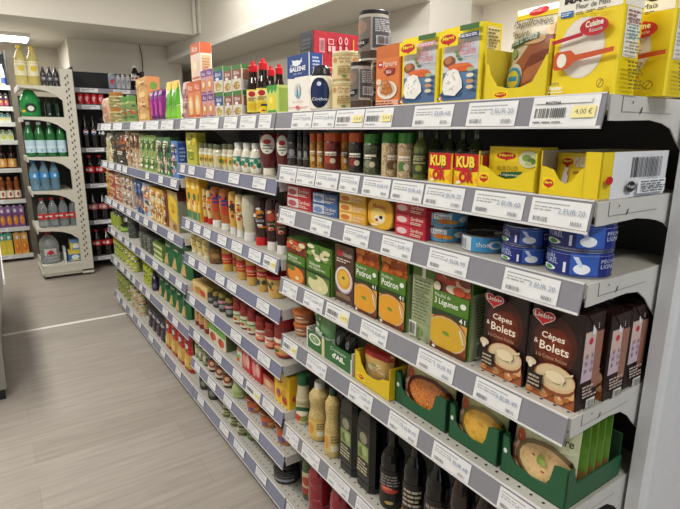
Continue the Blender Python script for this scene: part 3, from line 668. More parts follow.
run(lambda w, d, h: court(w, d, h, True), 'AT', 438, 480, 1, 26, 'yellow court-bouillon box with blue ribbon', 'bouillon box', d=.05, set_=.014, yaw=.3)
trayY = [(0, .72), (.05, .7), (.1, .5), (.22, .28), (.4, .22), (.6, .22), (.78, .3), (.9, .6), (.95, .74), (1, .76)]
def ptray(w, d, h): return tray(w, d, h, '#e2cb1d', '#cdb935', trayY, [*maggi(.3, .11, .1, .05)], [], name='display_tray')
TA_ = run(ptray, 'AT', 481.5, 547, 1, 44, 'yellow tray with scooped front holding seasoning bag', 'display tray', d=.19, set_=.012, yaw=.2)
def papillote(w, d, h):
    fr = [('r', 0, .86, 1, 1, '#e0c422'), ('e', .45, .93, .16, .05, MRED), ('p', [(.12, .1), (.9, .1), (1, .55), (.95, .72), (.5, .6), (.2, .4)], '#9a5a3c'), ('p', [(.3, .15), (.9, .3), (.95, .5), (.5, .42)], '#b5714a'), ('p', [(.35, .3), (.8, .42), (.85, .52), (.5, .46)], '#7c3f2c'), ('p', [(.5, .15), (.95, .22), (.9, .32), (.6, .26)], '#c48a5c'), ('e', .2, .25, .16, .14, '#cfc9b8', 20), ('e', .5, .62, .2, .05, '#c39a6a', 15), ('e', .8, .7, .12, .06, '#d8b88c', 20), ('e', .16, .5, .07, .05, '#8aa060'),
          T('Papillotes', .08, .745, .74, .85, '#4a3f34', lean=.1), T('Poulet', .08, .66, .42, .74, '#4a3f34', lean=.06), ('p', [(.04, .55), (.6, .63), (.6, .69), (.04, .61)], '#1d4a30'), T('Herbes de Provence', .08, .578, .57, .66, '#dfe8d8', up=.05), ('e', .2, .22, .15, .13, '#3f8fb5'), ('e', .2, .22, .11, .095, '#d8c83a'), ('r', .12, .2, .28, .25, '#3f8fb5')]
    return pouch(w, d, h, '#c9bda0', fr, 'pillow', 'seasoning_bag', lean=.012)
run(papillote, 'AT', 491, 540, 1, 8, 'seasoning bag with chicken picture in yellow tray', 'seasoning bag', d=.05, set_=.05, lift=.004, yaw=.2, into=TA_[0], inf=.955)
def maizena(w, d, h):
    fr = [('r', 0, .83, 1, 1, '#f3efe2'), ('e', .45, .48, .36, .30, '#e4ded2'), ('e', .45, .48, .34, .285, '#ebe6da'),
          T('MAÏZENA', .10, .93, .92, 1.0, '#1d1a1a', bold=.05), T('Fleur de Maïs', .30, .865, .82, .915, '#2a2a2a', lean=.05), ('r', .06, .80, .26, .86, '#2c6fb0')]+lines(.08, .81, .24, .85, 2, '#dbe6f2', rr)
    for i, u in enumerate((.32, .50, .68)): fr += lines(u, .80, u+.13, .835, 2, '#55524a', rr)
    fr += [('p', [(0, .535), (.5, .585), (.5, .625), (0, .575)], '#b5162c'), ('e', .66, .66, .22, .085, '#c21a32', 10), ('e', .66, .665, .18, .062, '#b0122a', 10), T('Cuisine', .53, .655, .80, .715, '#f3ecd8', bold=.03, up=.015), T('Réussie', .60, .605, .80, .645, '#f3d3c8', up=.012), T('Idées pour', .58, .73, .74, .75, '#f3d3c8', up=.01),
           ('p', [(.06, .30), (.10, .27), (.30, .28), (.42, .35), (1, .40), (1, .445), (.42, .41), (.34, .46), (.10, .455), (.06, .42)], '#c9531f'), ('e', .20, .365, .08, .07, '#eee8da', 10),
           T('100%', .05, .115, .2, .15, '#2c5f52'), T('Recettes', .04, .07, .25, .115, '#f2f2ee', bold=.03), ('r', .03, .045, .28, .055, '#f2f2ee'), ('e', .86, .11, .055, .045, '#7a5a1a'), ('e', .86, .11, .046, .037, '#ecd025'), ('p', [(.83, .08), (.84, .078), (.89, .14), (.88, .143)], '#8a5a1a')]
    sd = [('r', 0, .83, 1, 1, '#efeadd'), ('e', .6, .955, .22, .04, '#b5162c'), ('r', .12, .36, .88, .82, '#eceae2')]+lines(.18, .66, .82, .80, 4, '#a06a6a', rr)+lines(.18, .52, .82, .64, 4, '#6f9a9a', rr)+lines(.18, .38, .82, .5, 4, '#9a8a6f', rr)+lines(.12, .04, .88, .32, 8, '#8a7a1a', rr)
    return carton(w, d, h, '#efd51d', fr, sd, '#efe9d8', name='cornflour_carton')
mz = run(maizena, 'AT', 549, 623, 1, -7, 'yellow cornflour carton with red spoon and orange spatula', 'cornflour carton', d=.055, set_=.016, yaw=.2, gap=1.0)
hm = jar_top(mz[0])-Z['T']-.0005
wz = max(v.co.x for v in mz[0].data.vertices)*2
o = put(fin(maizena(wz, .055, hm)), (D+.016+.055/2+.085, mz[0].location.y-.012, Z['T']+.0005), R(-89.6), 'yellow cornflour carton standing behind the front one, top shelf, near bay', 'cornflour carton', 'cornflour cartons')
mz[0]['group'] = 'cornflour cartons'

# ================================================================== near bay, second shelf: spices and stock cubes
PEP = grain('peppercorns', ['#1a1614', '#2d2723', '#423a33'], 260); PAP = grain('red_spice', ['#5e1a12', '#7a2416', '#8a3a1e'], 300); CUR = grain('mixed_spice', ['#6b4a2a', '#3a2a1c', '#a8743a'], 260); HERB = grain('dried_herbs', ['#4a5238', '#6a6f4c', '#39412c'], 280); SALTY = grain('pale_spice', ['#b59c78', '#cdb792', '#8f7a58'], 300); GOLD = grain('golden_spice', ['#b57a2a', '#c98f35', '#8f5a1c'], 300)
def grinder(w, d, h): return lathed('grinder', w, h, PEP, '#141416', (.18, .5, 150, '#26262a', [('e', .5, .55, .2, .3, '#8d8d90')]+lines(.2, .08, .8, .3, 3, '#9a9a9a', rr)), 'spice_grinder')
run(grinder, 'AA2', 286, 296.2, 1, 128.5, 'black pepper grinder with black cap', 'spice grinder', rnd=True, set_=.02)
run(grinder, 'AA2', 297.5, 309, 2, 131, 'slim dark spice grinder', 'spice grinder', rnd=True, set_=.02)
def spice(body, cap, lc, ac):
    def fn(w, d, h): return lathed('spice', w, h, body, cap, (.12, .64, 130, None, [('p', [(.12, .1), (.88, .1), (.88, .7), (.5, .95), (.12, .7)], lc), ('e', .4, .28, .22, .2, ac), ('r', .2, .62, .8, .72, '#efe6d6'), ('e', .62, .25, .14, .14, '#d8c8b0')]+lines(.2, .5, .8, .6, 1, '#e6dccb', rr)), 'spice_jar', seg=22)
    return fn
OC = '#cf5a1e'; GC = '#3d8a2e'
run(spice(GOLD, OC, '#a5702a', '#d8a850'), 'AA2', 309.8, 324, 2, 133, 'slim orange-capped jar of golden spice', 'spice jar', rnd=True, set_=.03)
run(spice(PAP, OC, '#6a1c16', '#b0402a'), 'AA2', 324, 339.6, 1, 132.5, 'orange-capped jar of red spice', 'spice jar', rnd=True, set_=.016)
run(spice(GOLD, OC, '#8a5a26', '#c98a3a'), 'AA2', 340.5, 348.8, 1, 133, 'narrow orange-capped spice jar set back', 'spice jar', rnd=True, set_=.05)
run(spice(PEP, OC, '#2a1e1c', '#8a2a22'), 'AA2', 348.2, 363, 1, 132.5, 'orange-capped jar of black spice', 'spice jar', rnd=True, set_=.016)
run(spice(HERB, GC, '#3a3f34', '#7f8b6a'), 'AA2', 363.3, 378.6, 1, 133.5, 'green-capped jar of grey green herbs', 'spice jar', rnd=True, set_=.014)
run(spice(SALTY, GC, '#9a8a68', '#6a4a2a'), 'AA2', 381, 396.4, 1, 132.5, 'green-capped jar of pale seasoning, label turned', 'spice jar', rnd=True, set_=.014, yaw=60)
run(spice(SALTY, GC, '#b59a72', '#4d7a3a'), 'AA2', 396.8, 412.4, 1, 132.5, 'green-capped jar of sandy seasoning with leaf label', 'spice jar', rnd=True, set_=.014)
OLIVE = M('#5b6a2a', .08, coat=.6)
def oilb(w, d, h): return lathed('slim', w, h, OLIVE, '#2c3018', (.10, .5, 140, '#353a2a', [('r', .1, .5, .9, .6, '#9a9a6a'), ('e', .5, .3, .2, .15, '#8f9a4a')]+lines(.2, .65, .8, .9, 3, '#b9b98a', rr)), 'oil_bottle')
run(oilb, 'AA2', 412.6, 425, 1, 126, 'slim olive oil bottle between spices and stock cubes', 'oil bottle', rnd=True, set_=.022)
def extract(w, d, h): return lathed('slim', w, h, M('#3a4a22', .08, coat=.6), '#44501f', (.12, .56, 140, '#8e9196', lines(.15, .1, .85, .9, 6, '#5d6166', rr)), 'oil_bottle')
run(extract, 'AA2', 427, 480, 4, 128, 'dark green bottle behind the red stock boxes', 'oil bottle', rnd=True, set_=.095)
def kub(w, d, h):
    fr = [('r', 0, .48, 1, 1, '#c41422'), ('p', [(0, .48), (.5, .42), (1, .5), (1, .55), (0, .55)], '#c41422'), ('p', [(0, .05), (.2, .2), (.1, .3), (0, .4)], '#f0a020'), ('p', [(1, .05), (.8, .22), (.92, .3), (1, .45)], '#f0a020'), T('KUB', .08, .58, .80, .94, '#f7e04a', bold=.045), T('OR', .2, .1, .78, .46, '#c41422', bold=.05), ('e', .66, .56, .06, .05, '#4d8a3a'), ('e', .2, .1, .1, .05, '#f7f0d0')]
    sd = [('r', 0, .55, 1, 1, '#b31423'), ('e', .5, .5, .3, .2, '#d8605a')]+lines(.1, .1, .9, .45, 5, '#9a8018', rr)
    return carton(w, d, h, '#f2d21e', fr, sd, '#b31423', name='stock_cube_box')
run(kub, 'AA2', 426.5, 480.5, 2, 153.5, 'small red and yellow stock cube box', 'stock cube box', d=.04, set_=.012, gap=.93)
trayM = [(0, .62), (.12, .60), (.25, .50), (.36, .36), (.5, .30), (.66, .34), (.78, .48), (.9, .56), (1, .58)]
def mtray(w, d, h): return tray(w, d, h, '#e6cb17', '#a89a83', trayM, [*maggi(.12, .28, .08, .11)], [('r', 0, 0, 1, 1, '#dcc41c')], name='display_tray')
TB_ = run(mtray, 'AA2', 476, 535, 1, 149, 'yellow open tray of vegetable stock cubes', 'display tray', d=.11, set_=.012, yaw=.2, h=.066)
def stockbox(veg):
    def fn(w, d, h):
        fr = [*maggi(.36, .78, .2, .10)]
        if veg: fr += [('e', .82, .72, .2, .2, '#d9dfb6'), ('e', .78, .75, .09, .08, '#7f9a4a', 20), ('e', .88, .68, .08, .08, '#5c8236', -20), ('e', .82, .62, .07, .05, '#b9c77f'), T('KUB DUO', .2, .42, .62, .54, '#8a6a14'), ('p', [(.2, .22), (.72, .28), (.72, .42), (.3, .38)], '#1c5a30'), T('Légumes', .28, .28, .68, .36, '#e9f0df')]
        else: fr += [T('VOLAILLE', .60, .66, 1.0, .92, '#f4efe0', bold=.05), ('r', .6, .5, 1, .56, '#a5702a'), ('p', [(.18, .2), (.24, .45), (.33, .62), (.42, .60), (.46, .48), (.40, .2)], '#e9e4da'), ('e', .37, .62, .07, .06, '#e9e4da'), ('p', [(.32, .66), (.34, .76), (.38, .7), (.40, .76), (.43, .64)], '#b5202a'), ('p', [(.44, .6), (.50, .57), (.44, .55)], '#e2a020'), ('e', .43, .5, .02, .06, '#b5202a'), ('e', .39, .63, .012, .015, '#222')]
        return carton(w, d, h, '#e6c816', fr, [('r', .1, .1, .9, .9, '#d6ba1c')], '#dcc01c', name='stock_cube_box')
    return fn
run(stockbox(True), 'AA2', 487, 533, 1, 149, 'yellow vegetable stock box inside open tray', 'stock cube box', d=.05, set_=.03, lift=.0032, yaw=.4, h=.071, into=TB_[0])
def mtray2(w, d, h):
    sd = [('r', .15, 0, 1, 1, '#dfe1e6')]+barcode(.42, .44, .86, .88, '#3d4048', 22, rr)+[('e', .40, .25, .07, .12, '#1d1d20'), T('Maggi', .345, .21, .455, .29, '#dfe1e6'), ('r', .5, .08, .95, .38, '#eceef2'), ('e', .07, .42, .05, .09, MRED)]+lines(.54, .1, .92, .36, 5, '#6a6d75', rr)
    return tray(w, d, h, '#e6cb17', '#b5a68c', [(0, .66), (.1, .64), (.24, .58), (.34, .36), (.44, .29), (.55, .36), (.68, .62), (.74, .67), (.74, 1), (1, 1)], [*maggi(.17, .28, .09, .1), ('r', .74, 0, .745, 1, '#a89416')], sd, name='display_tray', t=.002)
TC_ = run(mtray2, 'AA2', 537, 600, 1, 151, 'yellow tray of chicken stock with white barcoded side', 'display tray', d=.2, set_=.012, yaw=.2, h=.071)
run(stockbox(False), 'AA2', 553, 584, 1, 146, 'yellow chicken stock box with hen inside tray', 'stock cube box', d=.05, set_=.05, lift=.0032, yaw=.4, h=.064)

# ================================================================== near bay, third shelf: tins
def sardbox(base, alt, pic):
    def fn(w, d, h): return carton(w, d, h, base, [('r', .03, .1, .5, .9, alt), ('e', .24, .45, .18, .28, pic, 15), T('Sardines', .54, .5, .95, .82, '#f4ead8', lean=.04)]+lines(.54, .15, .9, .4, 2, '#e9dcc8', rr), [('r', .1, .2, .9, .8, base)], base, flap=False, name='sardine_box', topart=[('e', .4, .5, .3, .3, alt), ('r', .55, .2, .95, .8, pic)])
    return fn
run(sardbox('#b81d2c', '#d9d3d0', '#b5525a'), 'AA3', 283, 311.5, 1, 186.5, 'red and silver sardine box', 'sardine box', k=2, d=.06, set_=.02, yaw=2)
run(sardbox('#3a5f96', '#c3cad6', '#6d89b3'), 'AA3', 312.2, 337, 1, 193.5, 'blue and silver sardine box', 'sardine box', k=2, d=.06, set_=.02, yaw=2)
run(sardbox('#dfa62a', '#ecd08a', '#c9722a'), 'AA3', 338.6, 365.5, 1, 194, 'yellow mackerel box', 'sardine box', k=3, d=.055, set_=.02, yaw=2)
def upoval(w, d, h):
    b = MB(); n = 28; e = 3.2
    def ring(k, y): return [(k*w/2*math.copysign(abs(math.sin(a))**(2/e), math.sin(a)), y, h/2+k*h/2*math.copysign(abs(math.cos(a))**(2/e), math.cos(a))) for a in [2*math.pi*i/n for i in range(n)]]
    rs = [ring(.96, -d/2), ring(1, -d/2+.002), ring(1, -d/2+.005), ring(.97, -d/2+.007), ring(.97, d/2-.003), ring(.93, d/2)]
    b.add(rs[0], [tuple(range(n))], '#e2ab2c')
    for i in range(5): b.add(rs[i]+rs[i+1], [(k, n+k, n+(k+1) % n, (k+1) % n) for k in range(n)], M('#d8a838' if i else '#c9a050', .3), True)
    b.add(rs[5], [tuple(range(n-1, -1, -1))], '#b9b9b9')
    art(b, Flat((-w/2, -d/2, 0), (w, 0, 0), (0, 0, h), (0, -1, 0)), [('e', .45, .42, .3, .28, '#f0cf6a'), ('e', .5, .34, .2, .13, '#e9e2cf'), ('e', .56, .4, .07, .06, '#1e1b1a'), ('e', .4, .3, .06, .05, '#a54a22'), T('Moules', .25, .68, .75, .82, '#a5321c', lean=.05), ('r', .2, .1, .45, .16, '#f4e9c8')])
    return [('oval_tin', b, None, None)]
run(upoval, 'AA3', 366.6, 392.8, 1, 198.5, 'yellow oval fish tin standing on edge', 'fish tin', d=.03, set_=.02)
run(sardbox('#b51430', '#cf3a50', '#e6c9c6'), 'AA3', 393.6, 426, 1, 202.5, 'crimson fish box', 'fish box', k=3, d=.065, set_=.016, yaw=2)
def tunacan(base, its, edge='#b8bbc2'):
    def fn(w, d, h):
        ps = lathed('can', w, h, M(edge, .25, .85), None, (.075, .925, 200, base, its), 'tuna_can', seg=32)
        t = MB(); t.lathe([(.006, .955*h+.0025), (.0085, .955*h+.0025), (.0085, .955*h+.004), (.006, .955*h+.004), (.006, .955*h+.0025)], '#c9ccd0', 12, cx=w*.3); ps.append(('ring_pull', t, 0, None)); return ps
    return fn
bl = [('r', 0, 0, .3, 1, '#dfe6ea'), ('r', .32, .55, .6, .95, '#eef2f4'), ('e', .5, .4, .12, .2, '#c9722a'), ('e', .62, .35, .08, .16, '#dd9a3a'), T('Thon', .34, .62, .56, .88, '#1f5f9a'), ('e', .8, .55, .09, .25, '#f0f4f6'), ('r', .88, .1, 1, .9, '#d8e2e8')]+barcode(.04, .2, .26, .8, '#667', 9, rr)
run(tunacan('#4f9fcf', bl), 'AA3', 427.5, 461, 1, 209.5, 'sky blue tuna can', 'tuna can', k=2, rnd=True, set_=.03, yaw=20)
bl2 = [('r', 0, 0, .38, 1, '#d9e0e4'), T('thon', .45, .35, .62, .7, '#f3f6f8'), ('e', .70, .5, .1, .3, '#f0f4f6'), ('e', .70, .5, .06, .18, '#4aa0cf'), ('r', .82, .15, 1, .85, '#e3c9a8'), ('e', .9, .5, .05, .2, '#c9722a')]+barcode(.1, .15, .32, .85, '#667', 10, rr)
run(tunacan('#3f97cd', bl2), 'AA3', 462, 501, 1, 232, 'single pale blue tuna can with grey lid', 'tuna can', rnd=True, set_=.02, yaw=0)
nv = [T('ThonÀL', .08, .62, .34, .86, '#c9d3ee'), T('NATUREL', .08, .40, .36, .60, '#c9d3ee'), ('e', .24, .18, .10, .12, '#e8efe8'), ('e', .25, .18, .055, .09, '#3f9a4a'), ('r', .42, .1, .445, .55, '#dfe6f4'), ('r', .48, .05, .72, .98, '#2d58b4'), ('e', .58, .32, .07, .22, '#e9eef6'), ('p', [(.56, .4), (.5, .85), (.545, .85), (.59, .45)], '#c9d6f0'), T('PÊCHE', .74, .60, .92, .78, '#c9d3ee'), T('LIGNE', .74, .36, .9, .54, '#c9d3ee'), ('r', .08, .90, .92, .915, '#8f9fd0')]
run(tunacan('#16267a', nv, '#9da6c8'), 'AA3', 502, 551, 1, 223, 'navy blue tuna can of the farther stack', 'tuna can', k=2, rnd=True, set_=.014, yaw=12, wf=.98)
run(tunacan('#16267a', nv, '#9da6c8'), 'AA3', 556, 617, 1, 219, 'navy blue tuna can of the nearer stack', 'tuna can', k=2, rnd=True, set_=.014, yaw=6, wf=1.0)

# ================================================================== near bay, fourth shelf: soup cartons
GB = '#4f7a24'; DG = '#26401f'
def vegtop(v0, cols):
    o = []
    for i in range(16): o.append(('e', rr.uniform(.05, .95), rr.uniform(v0+.03, .97), rr.uniform(.1, .2), rr.uniform(.03, .06), cols[i % len(cols)], rr.uniform(0, 180)))
    return o
def smallsoup(c1, c2, cols):
    def fn(w, d, h):
        fr = [('r', 0, .62, 1, 1, cols[0])]+vegtop(.66, cols)+[('r', 0, .42, 1, .66, GB), T('Velouté', .1, .54, .6, .62, '#f1f5e6', lean=.05), T('de légumes', .1, .46, .8, .53, '#f1f5e6', lean=.05), ('r', 0, .36, 1, .43, DG), ('r', 0, 0, 1, .36, c1), ('e', .5, .16, .44, .20, c2), ('e', .3, .3, .2, .06, '#567a35', 20), ('e', .6, .1, .1, .04, '#e8dcb0')]
        return carton(w, d, h, GB, fr, [('r', .1, .1, .9, .34, '#7f9a5c')]+lines(.15, .4, .85, .9, 8, '#8fae62', rr), '#466d22', name='soup_box')
    return fn
run(smallsoup('#8a3f1c', '#e08a34', ['#7a3020', '#c9402a', '#c98a4a', '#e4d5b0']), 'AA4', 285.5, 307, 1, 240, 'small green soup box with orange soup', 'soup box', d=.05, set_=.018)
run(smallsoup('#5f7a3a', '#d6d2a0', ['#4f7a2e', '#d9d0a2', '#8aa64a', '#e9e2c4']), 'AA4', 307.5, 332, 1, 246, 'small green soup box with pale soup', 'soup box', d=.06, set_=.018)
def brownsoup(w, d, h):
    fr = [('r', 0, .8, 1, 1, '#6b4a3a'), ('e', .28, .86, .16, .06, '#c8283a'), T('Velouté', .42, .82, .92, .90, '#efe0cc', lean=.06), ('e', .5, .40, .5, .24, '#b7a6b4'), ('e', .5, .41, .46, .22, '#e0d8da'), ('e', .5, .42, .38, .18, '#d8a02e'), ('e', .5, .43, .3, .13, '#e3b546'), ('e', .5, .44, .08, .03, '#5c7a30'), ('r', .1, .08, .9, .16, '#8a6a54')]+lines(.12, .7, .88, .78, 2, '#d9c6b0', rr)
    return brick(w, d, h, '#54382e', fr, NUT(rr, '#8a6f60'), '#3a2a24')
run(brownsoup, 'AA4', 334.5, 353.5, 1, 243, 'brown soup carton with yellow soup plate', 'soup carton', d=.06, set_=.022)
def carrsoup(name, cols, soup, rim):
    def fn(w, d, h):
        fr = [('r', 0, .70, 1, 1, cols[0])]+vegtop(.72, cols)+[('r', 0, .50, 1, .74, GB), T('Mouliné de', .06, .665, .50, .71, '#eef4e0', lean=.04), T(name, .06, .555, .72, .65, '#f6faee', lean=.06, bold=.015), ('e', .86, .64, .08, .035, '#e9efe0'), ('p', [(.78, .64), (.84, .66), (.84, .62)], '#e9efe0'), ('r', .0, .42, 1, .51, DG), T('4 l', .78, .435, .94, .495, '#f0f4e8', bold=.03), ('r', 0, 0, 1, .42, '#9a5a2a'), ('r', 0, .10, 1, .42, '#d9a050')]+bowl(.44, .23, .60, .25, '#8a3c16', soup, (), '#6b8a2c')+[('p', [(.80, .34), (.84, .36), (.96, .2), (.93, .19)], '#d9d6cf'), ('r', 0, 0, 1, .05, '#5a2a14'), ('e', .12, .03, .05, .02, '#e9e4d8')]
        sd = [('r', 0, .80, 1, 1, '#3f6a20'), ('r', .0, 0, 1, .8, '#a9b48c')]+lines(.12, .3, .88, .76, 14, '#66724e', rr, .4)+[('r', .1, .05, .5, .25, '#e6e9dc')]+barcode(.12, .07, .48, .23, '#3c4036', 12, rr)
        return brick(w, d, h, GB, fr, sd, '#3c5c22', '#e9e9e4')
    return fn
run(carrsoup('Potiron', ['#b5521c', '#d9742a', '#e08c3c', '#c96420'], '#e3a02a', '#5b2410'), 'AA4', 355, 407, 2, 249, 'green soup carton with pumpkin picture', 'soup carton', d=.062, set_=.022, yaw=.3, gap=.945)
def turned(w, d, h):
    fr = [('r', 0, .82, 1, 1, '#54762c'), ('r', .0, 0, 1, .82, '#a3ae86'), ('r', .46, .80, .62, 1, '#e3e6dc')]+lines(.1, .28, .9, .78, 13, '#5d6848', rr, .42)+[('r', .08, .05, .45, .24, '#e0e4d4')]+barcode(.1, .07, .43, .22, '#3c4036', 12, rr)+[('e', .75, .14, .12, .05, '#6f8a4a')]
    return brick(w, d, h, '#6d8a3e', fr, [('r', 0, .5, 1, .74, GB), ('r', 0, 0, 1, .42, '#c98a2e')], '#3c5c22', '#e9e9e4')
run(turned, 'AA4', 410, 431.5, 1, 258, 'green soup carton turned to show its printed side', 'soup carton', d=.085, set_=.022, yaw=.5)
run(carrsoup('3 Légumes', ['#7a4030', '#c9552e', '#d9c2a0', '#b5402a', '#e0d2b8'], '#d6a92c', '#6b3016'), 'AA4', 430.5, 468.5, 1, 268, 'green soup carton with mixed vegetable picture', 'soup carton', d=.062, set_=.022, yaw=.4)
def liebig(w, d, h):
    fr = [('e', .5, .6, .44, .3, '#4a1a0e'), ('e', .5, .58, .34, .2, '#6b2814'), ('e', .55, .56, .2, .1, '#823a1c'), ('r', 0, 0, 1, .16, '#a5572a')]
    for i in range(9): fr.append(('e', .06+.11*i, .07+.05*((i*7) % 3), .10, .055, ['#c98a52', '#b5682f', '#dcae78'][i % 3], 20*i)); fr.append(('e', .07+.11*i, .09+.05*((i*7) % 3), .05, .025, '#e4c49a'))
    fr += [('e', .60, .26, .44, .16, '#8a4a28'), ('e', .60, .275, .40, .14, '#dcb88c'), ('e', .60, .285, .36, .115, '#dcc7a0')]
    for i in range(10): fr.append(('e', .36+.05*i, .25+.03*((i*5) % 4), .022, .011, ['#7a4a2a', '#b5865a', '#f0e4c8'][i % 3], 30*i))
    fr += [('e', .62, .30, .2, .06, '#ecdcb8'), ('p', [(.74, .33), (.78, .345), (.96, .40), (.96, .375)], '#e0d2b4'), ('e', .1, .37, .12, .04, '#d9c4a4'), ('e', .1, .34, .05, .04, '#e9dcc4'),
           ('r', .06, .10, .38, .26, '#1b1210')]+lines(.09, .12, .35, .24, 3, '#b9a890', rr)+[
           ('h', .30, .885, .235, .088, '#f1dcd8'), ('h', .30, .885, .215, .080, '#c31a2c'), T('Liebig', .115, .862, .485, .925, '#f7ece6', lean=.02, bold=.03, up=.0),
           T('Cèpes', .30, .66, .76, .745, '#f3e6d6', lean=.04, bold=.015), T('&', .16, .60, .24, .65, '#f3e6d6'), T('Bolets', .28, .555, .86, .645, '#f3e6d6', lean=.04, bold=.015), T('à la Crème fraîche', .22, .475, .84, .515, '#c49a7a', lean=.04)]
    sd = [('r', .04, .30, .62, .82, '#d3b9b0'), ('r', .04, .3, .62, .55, '#c9b4c0'), ('r', .62, .2, 1, .8, '#9a6a58'), ('e', .36, .72, .1, .035, '#c8283a'), ('r', .36, .78, .52, 1, '#e2e2e6')]+[('r', .62+.0*i, .9-.02*i, .66, .91-.02*i, '#e9e2da') for i in range(4)]
    for i in range(6): sd.append(('e', .2+.3*(i % 2), .42+.08*(i//2), .05, .022, '#a08aa0'))
    sd += lines(.08, .14, .8, .27, 4, '#cdb9ae', rr)+[('r', .3, .03, .75, .12, '#efe9e4')]+barcode(.33, .04, .72, .11, '#222', 12, rr)
    return brick(w, d, h, '#210b08', fr, sd, '#1a0a08', '#e8e8e8')
lb = run(liebig, 'AA4', 479, 580.5, 2, 294.5, 'dark mushroom soup carton with heart logo', 'soup carton', d=.060, set_=.024, yaw=.3, gap=.94)
hl = max(v.co.z for v in lb[0].data.vertices); wl = max(v.co.x for v in lb[0].data.vertices)*2
pb = fin(liebig(wl, .062, hl-.012)); yn = min(o.location.y for o in lb)
for i in (1, 2):
    o = put(pb, (D+.024+.031+.072*i, yn+.003*i, Z['A4']+.0005), R(-90), f'mushroom soup carton {["", "directly behind", "deepest behind"][i]} the front pair, fourth shelf, near bay', 'soup carton', 'mushroom soup cartons behind the front pair')

# ================================================================== near bay, fifth shelf: tubs and trays
def cup(c1, c2): return lambda w, d, h: lathed('tub', w, h, c1, c2, (.1, .8, 170, c1, busy(3, ['#b5603a', '#d8b48a', '#8a4a32', '#e9dcc8'], 6)), 'soup_tub')
run(cup('#a8714f', '#c9713a'), 'AA5', 286, 308, 1, 306, 'terracotta tub with orange lid', 'tub', k=2, rnd=True, set_=.022, wf=.98)
def crtray(w, d, h):
    fr = [('r', .03, .06, .97, .94, '#2f6a36'), ('e', .2, .62, .14, .24, '#e9eee2'), ('e', .2, .62, .11, .17, '#7fa06a'), T('C', .165, .56, .235, .7, '#f0f4ea'), ('r', .37, .06, .43, .94, '#d9cfa0'), T('Croûtons', .56, .66, .88, .80, '#e9f0df', lean=.04), T("d'AIL", .60, .34, .86, .58, '#f4f7ee', bold=.05)]
    return tray(w, d, h, '#e3e3de', '#c9c6bc', [(0, 1), (.08, .92), (.3, .78), (.6, .72), (1, .70)], fr, [('r', .03, .06, .9, .5, '#dededb')], sidecol='#e3e3de', name='display_tray')
run(crtray, 'AA5', 306, 353, 1, 328, 'white tray with green front holding crouton bags', 'display tray', d=.13, set_=.012, h=.066, yaw=.2)
def crbag(w, d, h): return pouch(w, d, h, '#6f9a68', [('r', 0, .0, 1, .4, '#c9d3c0')]+busy(5, ['#e4ede0', '#2f6a36', '#a9c49a', '#6f9a5a', '#f3f6ee'], 16, False), 'pillow', 'crouton_bag')
run(crbag, 'AA5', 313, 332, 1, 311, 'green and white crouton bag in white tray', 'crouton bag', d=.03, set_=.03, lift=.003, yaw=4)
def blackbag(w, d, h): return pouch(w, d, h, '#1d1f1c', [('e', .3, .3, .2, .15, '#3f4a36'), ('e', .6, .7, .2, .1, '#5c6066')]+busy(8, ['#2c332a', '#55594c', '#191a18', '#6f7568'], 8, False), 'pillow', 'crouton_bag')
run(blackbag, 'AA5', 334, 352, 2, 330, 'dark crouton bag in white tray', 'crouton bag', d=.03, set_=.035, lift=.003, yaw=8, h=.09)
def nytray(w, d, h): return tray(w, d, h, '#e0bf1c', '#b59c3c', [(0, 1), (.12, .97), (.2, .62), (.34, .42), (.5, .38), (.66, .42), (.8, .56), (.9, .6), (1, .62)], [*maggi(.2, .22, .09, .08)], [], name='display_tray')
run(nytray, 'AA5', 354, 390, 1, 349, 'yellow scooped tray holding noodle bag', 'display tray', d=.11, set_=.012, h=.085, yaw=.2)
NOOD = grain('noodle', ['#d9c08a', '#b5935a', '#ead9ae'], 160, kind='n')
def noodle(w, d, h): return pouch(w, d, h, '#c9a45c', [('r', 0, .8, 1, 1, '#b5302a'), ('e', .5, .42, .4, .26, NOOD), ('e', .35, .5, .12, .08, '#e8d9b0'), ('e', .62, .36, .14, .06, '#d9a85a', 30), ('e', .5, .62, .1, .04, '#8aa04a')], 'pillow', 'noodle_bag')
run(noodle, 'AA5', 361, 387, 1, 350, 'noodle bag in yellow tray', 'noodle bag', d=.04, set_=.03, lift=.003, h=.095, yaw=5)
GT = '#1d5a38'
def gtray(w, d, h): return tray(w, d, h, GT, '#24402c', [(0, .9), (.10, .88), (.14, .5), (.22, .36), (.5, .30), (.7, .34), (.76, .52), (.8, .86), (.88, .9), (1, .92)], [('e', .06, .55, .03, .06, '#dfe9df')], [], name='display_tray', t=.003, sh=.5)
def souppouch(soup, rim, spot, name, top, extra=()):
    def fn(w, d, h):
        fr = [('r', 0, .55, 1, 1, top), ('r', 0, 0, 1, .3, '#a5743f'), ('e', .06, .42, .1, .12, '#e0c8b0', 20), ('e', .15, .5, .07, .09, '#c9644a', 20), ('e', .04, .22, .1, .1, '#b5523a', 30), ('e', .1, .3, .07, .08, '#d8a890', 60), ('e', .12, .12, .1, .07, '#d9b48a')]+bowl2(.60, .33, .46, .25, rim, soup, spot)
        fr += [('r', .06, .74, .46, .95, '#e6e8d2')]+lines(.09, .76, .43, .93, 4, '#4c5a2c', rr)+[T(name[0], .50, .80, .88, .88, '#2b3a20', lean=.05, bold=.02), T(name[1], .40, .66, .96, .76, '#2b3a20', lean=.05, bold=.02)]+list(extra)
        return pouch(w, d, h, top, fr, 'doy', 'soup_pouch', lean=.01)
    return fn
